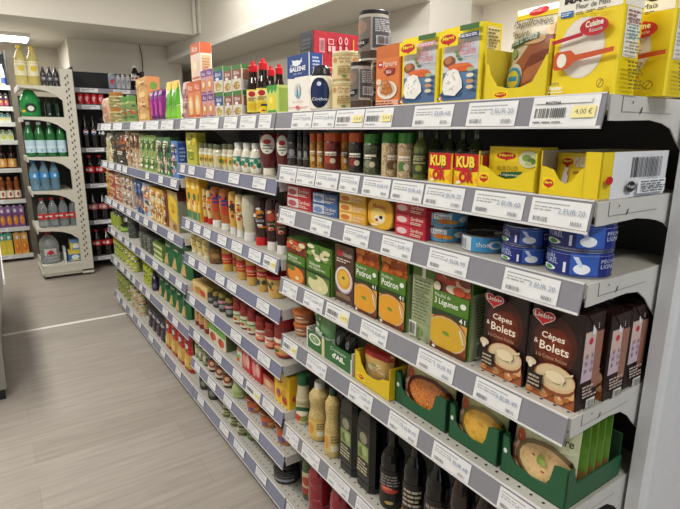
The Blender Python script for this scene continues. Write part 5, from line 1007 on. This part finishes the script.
def darkpet(w, d, h): return lathed('water', w, h, M('#1c0a09', .12, coat=.3), '#1a100e', (.25, .48, 180, '#3a1a18', [('e', .5, .5, .2, .3, '#6a3a32')]), 'vinegar_bottle')
run(darkpet, 'AA6', 445, 492, 2, 450, 'reddish dark vinegar bottle with ribbed body', 'vinegar bottle', rnd=True, set_=.02)
GRN = M('#3f4f26', .06, coat=.7)
def cider(w, d, h): return lathed('wine', w, h, GRN, '#2f3a20', (.1, .42, 170, '#cfc4a0', [('e', .4, .6, .25, .2, '#b5452e'), ('r', 0, .0, 1, .3, '#a83a3a'), ('e', .6, .7, .15, .1, '#8a6a3a')]), 'vinegar_bottle')
run(cider, 'AA7', 297.5, 311.5, 1, 456, 'green glass vinegar bottle beside the red bottles', 'vinegar bottle', rnd=True, set_=.05, h=.272)
REDL = M('#8f1526', .1, coat=.6)
def redpet(w, d, h): return lathed('water', w, h, REDL, '#b52a3a', (.3, .48, 60, None, [('r', .2, .2, .8, .3, '#c95a68')]), 'red_vinegar_bottle')
run(redpet, 'AA7', 308.5, 329, 1, 472, 'red ribbed vinegar bottle', 'vinegar bottle', rnd=True, set_=.02, h=.25)
run(redpet, 'AA7', 329.5, 350, 1, 488, 'red ribbed vinegar bottle at the frame edge', 'vinegar bottle', rnd=True, set_=.02, h=.25)

# ================================================================== third and far bay
def pk(base, pal, seed, nm='packet', top=None, style='box', sidec=None):
    if style == 'box': return lambda w, d, h: carton(w, d, h, base, busy(seed, pal, 20)+lines(.12, .30, .7, .42, 2, '#efe9da', rr)+lines(.15, .78, .85, .90, 2, '#f2ede0', rr)+busy(seed+7, pal+['#efe9da', '#5a4632'], 8, False), [('r', .08, .06, .92, .94, sidec or pal[0])]+lines(.15, .15, .85, .85, 7, pal[-1], rr), top or base, name=nm)
    return lambda w, d, h: pouch(w, d, h, base, busy(seed, pal, 18)+lines(.15, .76, .85, .88, 2, '#e9e3d4', rr), style, nm)
# second shelf
run(pk('#d9cba0', ['#e9dfc0', '#c9b98a', '#b5a578'], 51, 'bread_bag', style='doy'), 'DC2', 104.5, 112.5, 1, 133, 'cream bag beside the dark packs', 'bag', d=.06, set_=.02)
run(pk('#4a4434', ['#6a5f42', '#2a2a22', '#8a7a4a', '#b59a5c'], 52, 'grain_packet'), 'DC2', 113, 117.5, 1, 130, 'narrow dark olive pack', 'pack', d=.05, set_=.02)
run(pk('#3a3832', ['#a5562a', '#2a2c2a', '#5a5a4a', '#7a4a2a'], 53, 'grain_packet'), 'DC2', 118, 127.5, 1, 132, 'dark pack with rust coloured top', 'pack', d=.05, set_=.02)
run(pk('#b59a7a', ['#5a3f34', '#d9c4a4', '#c97a4a', '#e6dcc4'], 54, 'grain_packet'), 'DC2', 128, 131.5, 1, 131, 'slim beige grain pack', 'pack', d=.05, set_=.02)
run(pk('#b9a486', ['#6a4a3c', '#e0cfae', '#c98a4a', '#3a2c28'], 55, 'grain_packet'), 'CC2', 131.7, 141.5, 2, 133, 'beige and brown grain pack', 'pack', d=.05, set_=.02)
GRS = ['#4a8a3a', '#9ab86a', '#d9cfa4', '#2f6a3c', '#c9a27a']
run(pk('#8aa35c', GRS, 56, 'salad_packet'), 'CC2', 142, 158, 3, 135, 'light green pack with food picture', 'pack', d=.05, set_=.02)
run(pk('#4f7a52', ['#3a6a48', '#d9c4a8', '#6f9a6a', '#b58a72', '#e0d9c4'], 57, 'salad_packet'), 'CC2', 158.6, 172.5, 2, 137, 'dark green pack with salmon picture', 'pack', d=.05, set_=.02)
run(pk('#5f86c4', ['#2a4fa8', '#8fb05c', '#e6dcd4', '#cf8a9a', '#a9c4e0'], 58, 'salad_packet'), 'CC2', 173, 179.3, 1, 141, 'blue and pink pack at the shelf end', 'pack', d=.05, set_=.02)
# third shelf
run(pk('#d8a42c', ['#e0b83a', '#b5302c', '#f0dc9a', '#c97a2a'], 61, 'noodle_box'), 'DC3', 106, 111, 1, 171, 'yellow noodle box', 'box', k=2, d=.05, set_=.02)
run(pk('#c04a4a', ['#d9c9a0', '#a52a3a', '#e6a0a0', '#e0b83a'], 62, 'noodle_box'), 'DC3', 111.5, 116.5, 1, 173, 'red noodle box', 'box', k=2, d=.05, set_=.02)
run(pk('#c9a58a', ['#e3cfb4', '#8a4a3a', '#d98a52', '#3a2a2a'], 63, 'noodle_box'), 'DC3', 117, 124.5, 1, 174, 'peach noodle box', 'box', k=2, d=.05, set_=.02)
run(pk('#cdb8a4', ['#e9dfd0', '#6a4a44', '#c9763a', '#9a9aa4'], 64, 'noodle_box'), 'DC3', 125, 133.8, 2, 177, 'pale noodle box', 'box', k=2, d=.05, set_=.02)
run(pk('#34538f', ['#4a78c4', '#d98a2c', '#8a93a8', '#2a3a6a'], 65, 'couscous_box'), 'CC3', 134.5, 144, 2, 180, 'blue grain carton', 'carton', d=.05, set_=.02)
run(pk('#b9c4d4', ['#d98a3a', '#e9ddb8', '#7fa0c4', '#c9562a'], 66, 'couscous_box'), 'CC3', 144.5, 151.5, 1, 184, 'light blue and orange carton', 'carton', d=.05, set_=.02)
run(pk('#d9ab4a', ['#e9d9b0', '#c9862a', '#f0dc9a', '#a5662a'], 67, 'couscous_box'), 'CC3', 152, 165, 2, 189, 'golden grain carton', 'carton', d=.05, set_=.02)
run(pk('#8a4a22', ['#a5602a', '#5a2c14', '#c98a4a'], 68, 'couscous_box'), 'CC3', 165.6, 168.6, 1, 194, 'slim brown carton', 'carton', d=.05, set_=.022)
def bigyel(w, d, h): return carton(w, d, h, '#b09a62', [('p', [(.05, .55), (.2, .95), (.95, .75), (.9, .2), (.3, .28)], '#e3bf22'), ('e', .5, .62, .25, .07, '#c99a1a', -15), ('e', .55, .5, .2, .05, '#b5861a', -15), ('e', .3, .12, .3, .1, '#c9a27a'), ('e', .6, .1, .2, .08, '#8a5a2c')], [('r', 0, .78, 1, 1, '#5a2420'), ('r', 0, 0, 1, .78, '#8f8f7a')], '#5f2a22', name='rice_box')
run(bigyel, 'CC3', 169.4, 179.5, 1, 192, 'large box with slanted yellow panel', 'box', d=.07, set_=.02)
# fourth shelf
def vegcan(lab, top='#b9bba8'): return lambda w, d, h: lathed('can', w, h, M('#b5b7b9', .25, .85), None, (.06, .94, 200, lab[0], busy(lab[1], lab[2], 6, False)), 'vegetable_can', seg=16)
YG = ['#a9b83a', '#c9d24a', '#7f9a34', '#dfe0b0', '#5f7a2c']
run(vegcan(('#9aa83f', 71, YG)), 'DC4', 111.5, 121, 3, 213, 'yellow green vegetable can', 'can', rnd=True, wf=2.0, set_=.02)
def gherkin(w, d, h): return lathed('jar', w, h, M('#4a6a2c', .1, coat=.5), '#22241f', (.12, .7, 180, '#6f9a3a', [('e', .5, .5, .3, .3, '#9fbf5c')]), 'gherkin_jar')
run(gherkin, 'DC4', 121, 128.8, 1, 223, 'green gherkin jar with black lid', 'jar', rnd=True, set_=.02)
DK = ['#5f645f', '#2f3431', '#8a8f88', '#454a45', '#a9aca4']
run(vegcan(('#4c514c', 72, DK)), 'DC4', 129.3, 136, 1, 222, 'dark grey tin', 'tin', k=4, rnd=True, set_=.02, h=.042)
run(pk('#4a4f4a', DK, 73, 'anchovy_pack', style='box'), 'CC4', 139, 153, 3, 247, 'dark grey flat pack', 'pack', k=3, d=.08, set_=.02, h=.034, gap=.86, yaw=5)
def flatgreen(w, d, h): return carton(w, d, h, '#6f8a3f', [('r', 0, .3, 1, .7, '#cfd6a4')], [('r', .1, .2, .9, .8, '#7a9448')], '#4f6a30', flap=False, name='lentil_pack')
run(flatgreen, 'CC4', 154, 163, 1, 262, 'flat pale green pack', 'pack', k=3, d=.09, set_=.02, h=.032)
GB2 = ['#1f5a34', '#2f7a45', '#c9a05c', '#173f28', '#e0c48a']
def greenbag(w, d, h): return pouch(w, d, h, '#2a6a40', [('r', 0, .85, 1, 1, '#4f8a5c'), ('p', [(.2, .1), (.8, .1), (.62, .45), (.38, .45)], '#c9a468'), ('e', .5, .6, .35, .1, '#1d4f30'), ('r', .2, .68, .8, .74, '#b5c9b0')], 'doy', 'pasta_bag')
run(greenbag, 'CC4', 162.5, 188, 3, 244, 'dark green pasta bag with gold panel', 'pasta bag', d=.06, set_=.022)
# fifth shelf
run(vegcan(('#a8b545', 74, YG+['#d9762a'])), 'DC5', 114.5, 125.5, 4, 238, 'lime green vegetable can', 'can', k=2, rnd=True, wf=2.7, set_=.02, h=.082)
run(vegcan(('#b3bb4c', 75, YG+['#e9e6cf', '#b5402a'])), 'DC5', 126, 137, 3, 246, 'lime and white vegetable can', 'can', k=2, rnd=True, wf=2.0, set_=.02, h=.082)
run(vegcan(('#b5bf3f', 76, YG)), 'CC5', 143.5, 153, 3, 262, 'bright lime vegetable can', 'can', k=2, rnd=True, wf=2.2, set_=.02, h=.082)
def plum(w, d, h): return lathed('slim', w, h, M('#2d2440', .12, coat=.4), '#2a2233', (.1, .5, 150, '#3d3254', [('e', .5, .5, .2, .3, '#6a5f84')]), 'juice_bottle')
run(plum, 'CC5', 152.5, 157, 1, 272, 'dark purple bottle beside green bags', 'bottle', rnd=True, set_=.02)
run(greenbag, 'CC5', 157.5, 186.8, 5, 284, 'green pasta bag of the lower row', 'pasta bag', d=.06, set_=.03)
# bottom shelf
run(vegcan(('#8f9a4a', 77, ['#c9502c', '#6f8a34', '#e0d9b8', '#d9a23a', '#a9382c'])), 'DC6', 117.5, 131, 4, 279, 'green and red vegetable can', 'can', k=2, rnd=True, wf=2.1, set_=.02, h=.085)
run(vegcan(('#cdbf9a', 78, ['#d98a4a', '#e6e0cf', '#8f9f3f', '#b5402c', '#c9c04a'])), 'DC6', 132, 144, 3, 294, 'white and orange vegetable can', 'can', k=2, rnd=True, wf=1.9, set_=.02, h=.085)
run(pk('#3a3440', ['#4f4758', '#25222c', '#c9a04a', '#6a6274'], 79, 'coffee_packet', style='doy'), 'CC6', 147, 164, 4, 318, 'dark grey packet with gold spot', 'packet', d=.05, set_=.022)
def redgold(w, d, h): return pouch(w, d, h, '#c9a24a', [('r', 0, .44, 1, 1, '#b5202a'), ('e', .5, .60, .28, .10, '#3a3a34'), ('e', .5, .60, .2, .06, '#cfcabc'), ('e', .5, .25, .35, .14, '#d9b05c'), ('e', .4, .22, .15, .06, '#e6c884'), ('r', 0, 0, 1, .1, '#a81f22')], 'doy', 'pasta_bag')
run(redgold, 'CC6', 164.5, 190, 4, 324, 'red and gold pasta bag', 'pasta bag', d=.055, set_=.022)

# ================================================================== drinks: gondola end with bottles
GY = 5.5; CRM = M('#cfcbbd', .4)
px0, px1 = xpx(82, GY, .1), xpx(93.5, GY, .1); gz = zy(66, 69, GY)
fr_x = xpx(43, GY, .05)
b = MB(); b.box(px0, px1, GY, GY+.04, .02, gz, CRM)
un = obj('drinks_shelving', b.build('drinks_shelving')); tag(un, 'cream metal shelving unit of bottled water with slotted post, end of aisle', 'shelving')
sl = MB(); zz = .18
while zz < gz-.06:
    sl.box(px0+.035, px0+.047, GY-.0012, GY, zz, zz+.022, '#4a4842'); sl.box(px0+.055, px0+.067, GY-.0012, GY, zz+.02, zz+.042, '#4a4842'); zz += .058
obj('post_slots', sl.build('post_slots'), un)
b = MB(); b.box(px1-.03, px1, GY+.04, 6.1, .02, gz, M('#2f2d2a', .6)); obj('back_panel', b.build('back_panel'), un)
b = MB(); b.box(fr_x+.02, px1-.03, 6.08, 6.1, .14, gz-.22, M('#34322e', .6)); obj('added_dark_sheet', b.build('added_dark_sheet'), un)  # sheet added to make the depth behind the bottles read dark
b = MB(); b.box(fr_x+.015, px1, GY+.005, 6.1, .03, .13, CRM); b.box(fr_x, px1, GY, 6.1, .045, .06, '#b5b1a4'); b.box(fr_x+.01, px1, GY+.001, 6.1, .125, .14, M('#dad6c8', .4)); obj('base', b.build('base'), un)
for xx in (fr_x+.03, px0+.02): b = MB(); b.box(xx, xx+.05, GY+.03, GY+.08, 0, .03, '#333'); obj('foot', b.build('foot'), un)
DZ = [.141]+[zy(50, y, GY) for y in (228.5, 191, 157, 117, 86)]
for q, z in enumerate(DZ[1:]):
    b = MB(); b.box(fr_x+.012, px0, GY+.004, 6.1, z-.02, z-.0002, CRM)
    L_ = px0-fr_x-.02; x0 = fr_x+.02
    b.prism([(x0, z), (x0, z-.024), (x0+.35*L_, z-.03), (x0+.6*L_, z-.044), (x0+.8*L_, z-.07), (px0, z-.125), (px0, z)], GY, GY+.004, CRM)
    obj('shelf_board', b.build('shelf_board'), un)
    b = MB(); b.box(fr_x, fr_x+.012, GY, 6.1, z-.045, z, M('#c5c1b6', .35)); obj('price_rail', b.build('price_rail'), un)
NMZ = ['bottom shelf', 'fifth shelf', 'fourth shelf', 'third shelf', 'second shelf', 'top shelf']
for q, z in enumerate(DZ): PLACES['E%d' % q] = dict(ax='x', f=GY, z=z, where=f'{NMZ[q]}, water unit', zmax=(DZ[q+1]-.02 if q < 5 else None), lo=fr_x+.004, hi=px1-.034)
GG = M('#1d6a34', .08, coat=.6); CLR = M('#c3ccd0', .06, trans=.7, coat=.3); BLUEW = M('#8fb8cf', .06, trans=.6, coat=.3); OILC = M('#e6d98a', .06, trans=.4, coat=.4)
def wb(body, cap, lab, nm='water_bottle'): return lambda w, d, h: lathed('water', w, h, body, cap, lab, nm, seg=16)
run(wb(OILC, '#e3c81c', (.25, .62, 300, '#ece6c4', [('e', .5, .5, .1, .2, '#e0c22a')]), 'oil_bottle'), 'E5', 13.5, 38.5, 2, 46, 'large oil bottle with yellow cap', 'oil bottle', rnd=True, set_=.08, gap=.98)
run(lambda w, d, h: lathed('water', w, h, M('#3d3c40', .1, coat=.4), '#77757a', (.3, .5, 300, '#6a6870', [('e', .5, .5, .1, .2, '#b9b7c4')]), 'small_water_bottle', seg=14), 'E5', 41, 60, 3, 67, 'small dark bottle', 'bottle', rnd=True, set_=.08)
def greenpack(w, d, h):
    h /= 1.035
    b = MB(); b.lathe([(.42*w, 0), (.5*w, .06*h), (.5*w, .62*h), (.40*w, .78*h), (.26*w, .93*h), (.2*w, 1*h), (0, h)], M('#1f8a44', .2, coat=.4), 16, .8)
    l = MB(); art(l, Round([(.5*w, 0), (.5*w, .62*h)], .12*h, .55*h, R(150), .8, dv=.3), [('e', .5, .5, .22, .42, '#16331f'), ('e', .5, .45, .12, .22, '#e6e6d8'), ('e', .2, .2, .1, .12, '#d9c83a')], .3)
    t = MB(); t.lathe([(.1*w, .97*h), (.12*w, 1.0*h), (.08*w, 1.03*h), (0, 1.03*h)], '#d9b83a', 10)
    return [('sparkling_water_pack', b, None, None), ('label', l, 0, None), ('handle', t, 0, None)]
run(greenpack, 'E4', 17, 36, 1, 89, 'green wrapped pack of sparkling water', 'water pack', rnd=True, set_=.05, wf=.95)
run(wb(M('#16261a', .08, coat=.5), '#1a2a1c', None, 'sparkling_water_bottle'), 'E4', 45, 63, 2, 97, 'dark green bottle deep in shade', 'bottle', rnd=True, set_=.14)
run(wb(GG, '#dfe6e4', (.12, .48, 300, '#bcd6e2', [('r', 0, .4, 1, .5, '#dbe8ee'), ('e', .5, .2, .05, .1, '#6f9ab5')]), 'sparkling_water_bottle'), 'E3', 22, 64, 4, 122, 'green sparkling water bottle with pale blue label', 'water bottle', rnd=True, set_=.05)
run(wb(BLUEW, '#2f78c4', (.42, .60, 300, '#3f93cf', [('e', .5, .5, .06, .3, '#d9e6f0')])), 'E2', 27.5, 57.5, 3, 160.5, 'blue capped still water bottle', 'water bottle', rnd=True, set_=.05)
run(wb(CLR, '#c0392f', (.28, .48, 300, '#c23a36', [('r', 0, .35, 1, .65, '#e6d4cf'), ('e', .5, .5, .06, .2, '#b5202a')])), 'E1', 39, 80, 4, 197, 'clear water bottle with red label', 'water bottle', rnd=True, set_=.05)
def jug(w, d, h): return lathed('jug', w, h, M('#b9bfc0', .07, trans=.55, coat=.3), '#c02a2f', (.2, .5, 120, None, [('r', .2, .0, .8, 1, '#cfc9c6'), ('e', .5, .6, .2, .25, '#b5303a'), ('r', .25, .1, .75, .25, '#8a8f96')]), 'water_jug', seg=18)
run(jug, 'E0', 42, 61, 1, 232, 'large ribbed water jug with red cap', 'water jug', rnd=True, set_=.05, wf=.93)
def bluebox(c, y): return lambda w, d, h: carton(w, d, h, c, [('r', 0, .7, 1, 1, y), ('e', .5, .4, .3, .22, '#dfe6ee'), ('r', .1, .08, .9, .2, y)], (), y, name='tissue_box')
bb = run(bluebox('#3f6fb5', '#d9c84a'), 'E0', 69, 83, 1, 250.5, 'blue and yellow carton under another', 'carton', d=.12, set_=.05)
run(bluebox('#d9c23a', '#5f8ac0'), 'E0', 70.5, 82, 1, 239.5, 'yellow and blue carton on top of another', 'carton', d=.1, set_=.06, z=jar_top(bb[0])+.0006)
run(bluebox('#dfe3e6', '#b9c4d0'), 'E0', 65, 67, 1, 247, 'slim white carton beside the water jug', 'carton', d=.1, set_=.06)

# ------------------------------------------------------------------ cola shelving and juice shelving along the back
def wallunit(nm, label, x0, x1, y, rows, topz, frontcol, boardcol, depth=.42, base=True):
    b = MB(); b.box(x0, x1, y+depth, y+depth+.02, .02, topz, M('#2b2a2c', .6)); u = obj(nm, b.build(nm)); tag(u, label, 'shelving')
    for xx in (x0, x1-.02): b = MB(); b.box(xx, xx+.02, y+.02, y+depth, .0, topz, M('#33322f', .5)); obj('side_panel', b.build('side_panel'), u)
    for z in rows:
        b = MB(); b.box(x0+.021, x1-.021, y+.012, y+depth-.001, z-.02, z, M(boardcol, .4)); s = obj('shelf_board', b.build('shelf_board'), u)
        f = MB(); f.box(x0+.0, x1, y, y+.011, z-.042, z+.003, M(frontcol, .3, coat=.2)); obj('price_rail', f.build('price_rail'), u)
        x = x0+.06
        while x < x1-.12:
            c = MB(); c.box(x, x+.16, y-.002, y-.0003, z-.036, z-.001, PAPER); art(c, Flat((x, y-.002, z-.036), (.16, 0, 0), (0, 0, .035), (0, -1, 0)), [('r', .08, .2, .5, .4, '#9a9ca2'), ('r', .08, .6, .8, .75, INK)]); obj('price_card', c.build('price_card'), u); x += .30
    return u
CY = 5.66; cx0, cx1 = px1+.012, 1.42
CZ = [zy(90, y, CY) for y in (257.5, 221, 184, 148, 105, 88.3)]
wallunit('cola_shelving', 'dark shelving with rows of cola beside the water unit', cx0, cx1, CY, CZ, CZ[-1]+.19, '#8b8b93', '#6f6f74')
NMC = ['bottom shelf', 'fifth shelf', 'fourth shelf', 'third shelf', 'second shelf', 'top shelf']
for q, z in enumerate(CZ): PLACES['K%d' % q] = dict(ax='x', f=CY, z=z, where=f'{NMC[q]}, cola shelving', zmax=(CZ[q+1]-.022 if q < 5 else None), lo=cx0+.026, hi=cx1-.03)
def cola(lab): return lambda w, d, h: lathed('water', w, h, M('#140a08', .08, coat=.6), lab[0], (.40, .60, 300, lab[1], [('e', .5, .5, .08, .3, lab[2]), ('e', .35, .5, .05, .25, lab[2])]), 'cola_bottle', seg=16)
CO = ('#b51a22', '#c01c26', '#e6d9d6'); C2 = ('#1d1d1f', '#b5636a', '#dcc4c4'); PE = ('#20242f', '#17191f', '#d9dde6')
run(cola(CO), 'K0', 91.5, 121.5, 3, 228.5, 'cola bottle with red label', 'cola bottle', rnd=True, set_=.03)
run(cola(C2), 'K1', 89, 119, 3, 192.5, 'cola bottle with dusty pink label', 'cola bottle', rnd=True, set_=.03)
run(cola(CO), 'K2', 86, 116, 3, 155, 'cola bottle with red label and black shoulders', 'cola bottle', rnd=True, set_=.03)
def pep(w, d, h):
    ps = lathed('water', w, h, M('#120d0e', .08, coat=.6), '#22242c', (.38, .62, 300, '#15161c', []), 'cola_bottle', seg=16)
    s = Round([(w/2, 0), (w/2, h)], .40*h, .60*h, R(110)); l = ps[2][1]
    art(l, s, [('e', .5, .5, .3, .42, '#e6e6ea'), ('p', [(.24, .6), (.4, .88), (.6, .88), (.76, .62), (.5, .66)], '#b5202e'), ('p', [(.24, .4), (.5, .36), (.76, .42), (.6, .12), (.4, .12)], '#2a4a9a')], .3, e0=.001); return ps
run(pep, 'K3', 82.5, 98.5, 2, 116, 'black cola bottle with round tricolour badge', 'cola bottle', rnd=True, set_=.03)
run(cola(PE), 'K3', 99.5, 107, 1, 118, 'plain black cola bottle beside the badge bottles', 'cola bottle', rnd=True, set_=.03)
def colacan(c, l): return lambda w, d, h: lathed('drink', w, h, M('#b9bbc0', .25, .8), None, (.1, .86, 340, c, [('e', .5, .6, .06, .14, l), ('r', .45, .2, .5, .5, l), ('e', .42, .5, .04, .2, l)]), 'drink_can', seg=16)
run(colacan('#c2202e', '#e3b0b0'), 'K4', 77, 104.5, 4, 92, 'red cola can', 'cola can', rnd=True, set_=.03)
run(colacan('#8f98ac', '#c02a3a'), 'K5', 109.5, 116, 1, 73.5, 'silver and blue energy drink can', 'drink can', rnd=True, set_=.03)
l3 = run(colacan('#b9bcc2', '#8a8d94'), 'K5', 116.5, 131, 3, 75, 'plain silver drink can', 'drink can', rnd=True, set_=.03)
run(cola(('#dcdcd8', '#d9d4d2', '#8a1a20')), 'K5', 133.5, 141, 1, 66, 'cola bottle with white cap standing above the shelves', 'cola bottle', rnd=True, set_=.05)
JY = 6.5; jx0, jx1 = -.75, xpx(30.5, JY, .3)
JZ = [zy(14, y, JY) for y in (255, 227.5, 199.5, 168.5, 140.5, 122.5, 107, 86)]
wallunit('juice_shelving', 'back wall shelving with juices left of the water unit'.replace('left of', 'beyond'), jx0, jx1, JY, JZ, JZ[-1]+.35, '#cfcfcb', '#b5b5b2', depth=.4)
NMJ = ['bottom shelf', 'seventh shelf', 'sixth shelf', 'fifth shelf', 'fourth shelf', 'third shelf', 'second shelf', 'top shelf']
for q, z in enumerate(JZ): PLACES['J%d' % q] = dict(ax='x', f=JY, z=z, where=f'{NMJ[q]}, juice shelving', zmax=(JZ[q+1]-.022 if q < 7 else None), lo=jx0+.03, hi=jx1-.028)
def juice(c, t, pic): return lambda w, d, h: brick(w, d, h, c, [('r', 0, .68, 1, 1, t), ('e', .5, .34, .4, .24, pic), ('e', .5, .8, .22, .09, '#e6e6ea'), ('e', .4, .4, .15, .1, '#e9c04a')], [('r', 0, .68, 1, 1, t)], t, '#dcdcdc', name='juice_carton')
run(juice('#d9c84a', '#3a9a8a', '#e6d23a'), 'J0', -6, 14.5, 3, 233, 'teal and yellow juice carton', 'juice carton', d=.07, set_=.03)
run(juice('#e09a3a', '#d9a052', '#d9702a'), 'J0', 15.5, 29.8, 2, 232, 'orange juice carton', 'juice carton', d=.07, set_=.03)
run(juice('#7a4a86', '#8f6a9e', '#d9862a'), 'J1', -6, 27.3, 5, 206, 'purple juice carton with orange fruit', 'juice carton', d=.07, set_=.03)
run(lambda w, d, h: lathed('sauce', w, h, M('#8a4a1c', .1, coat=.5), '#c9762a', (.08, .4, 300, '#e6dfcb', [('e', .5, .5, .06, .3, '#b5303a')]), 'juice_bottle', seg=14), 'J2', -7, 23, 4, 177, 'amber juice bottle with white label', 'juice bottle', rnd=True, set_=.03)
run(lambda w, d, h: lathed('wine', w, h, M('#2a120c', .1, coat=.5), '#3a2018', (.06, .42, 300, '#d9a052', [('e', .5, .5, .06, .3, '#e6cf9a')]), 'juice_bottle', seg=14), 'J3', -10, 20, 3, 145, 'dark juice bottle with tan label', 'juice bottle', rnd=True, set_=.03)
run(juice('#cfd6b0', '#8aa06a', '#a9b85c'), 'J4', -6, 17, 3, 130.5, 'pale green juice multipack', 'juice pack', d=.07, set_=.03)
run(juice('#c9d6ce', '#4a9a90', '#dcd9a4'), 'J5', -6, 16.5, 3, 113.5, 'white and teal juice multipack', 'juice pack', d=.07, set_=.03)
run(juice('#5a3038', '#3a2a2c', '#b5505a'), 'J6', -6, 13, 3, 94, 'dark red drink multipack', 'juice pack', d=.07, set_=.03)
run(lambda w, d, h: lathed('wine', w, h, M('#b5a03a', .1, coat=.5), '#d9c85a', (.1, .42, 300, '#d9c48a', []), 'syrup_bottle', seg=14), 'J7', -9, 2, 2, 66, 'yellow syrup bottle', 'bottle', rnd=True, set_=.03)
run(lambda w, d, h: lathed('water', w, h, M('#b9c2cc', .1, coat=.5), '#d9dde3', (.1, .5, 300, '#3a56a0', [('r', 0, .7, 1, 1, '#c9d0da')]), 'syrup_bottle', seg=14), 'J7', 9, 14.5, 1, 65, 'white and blue bottle on the end', 'bottle', wf=.8, rnd=True, set_=.03)
# ------------------------------------------------------------------ labels, light, camera
label_all()
def area(name, loc, sx, sy, power, col=(1, .97, .92), rot=(0, 0, 0)):
    l = bpy.data.lights.new(name, 'AREA'); l.shape = 'RECTANGLE'; l.size = sx; l.size_y = sy; l.energy = power; l.color = col
    o = bpy.data.objects.new(name, l); C.objects.link(o); o.location = loc; o.rotation_euler = rot; return o
area('ceiling_tube_aisle', (-.6, 1.3, 2.72), .3, 1.5, 42)
area('ceiling_tube_aisle', (-.4, 3.7, 2.72), .3, 1.5, 50)
area('ceiling_tube_entrance', (.3, -.9, 2.70), 1.2, .3, 34)
area('ceiling_tube_behind_shelving', (1.45, 1.0, 2.70), .3, 1.4, 66)
area('ceiling_tube_behind_shelving', (1.45, 3.4, 2.70), .3, 1.4, 14)
area('tube_over_back_room', (3.4, 3.0, 2.70), 1.2, .3, 45)
area('tube_over_drinks', (-.1, 6.26, 2.26), .8, .28, 15)
area('shop_window_daylight', (.3, -2.7, 1.5), 3.2, 1.9, 18, (.80, .90, 1), (R(90), 0, 0))
w = bpy.data.worlds.new('daylight'); bpy.context.scene.world = w; w.use_nodes = True
bg = w.node_tree.nodes['Background']; bg.inputs[0].default_value = (.78, .87, 1, 1); bg.inputs[1].default_value = .08
cam = bpy.data.cameras.new('camera'); co = bpy.data.objects.new('camera', cam); C.objects.link(co)
cam.sensor_width = 36; cam.lens = F/680*36; cam.clip_start = .02; cam.clip_end = 60
from mathutils import Matrix
fwd = Vector((math.sin(YAW)*math.cos(PIT), math.cos(YAW)*math.cos(PIT), -math.sin(PIT)))
rt = Vector((math.cos(YAW), -math.sin(YAW), 0)); up = rt.cross(fwd)
c_, s_ = math.cos(ROLL), math.sin(ROLL)
r2 = rt*c_-up*s_; u2 = rt*s_+up*c_
mt = Matrix((r2, u2, -fwd)).transposed().to_4x4(); mt.translation = (0, 0, H); co.matrix_world = mt
sc = bpy.context.scene; sc.camera = co
sc.view_settings.view_transform = 'Standard'; sc.view_settings.look = 'None'; sc.view_settings.gamma = 1; sc.view_settings.use_curve_mapping = False
sc.view_settings.exposure = -.07
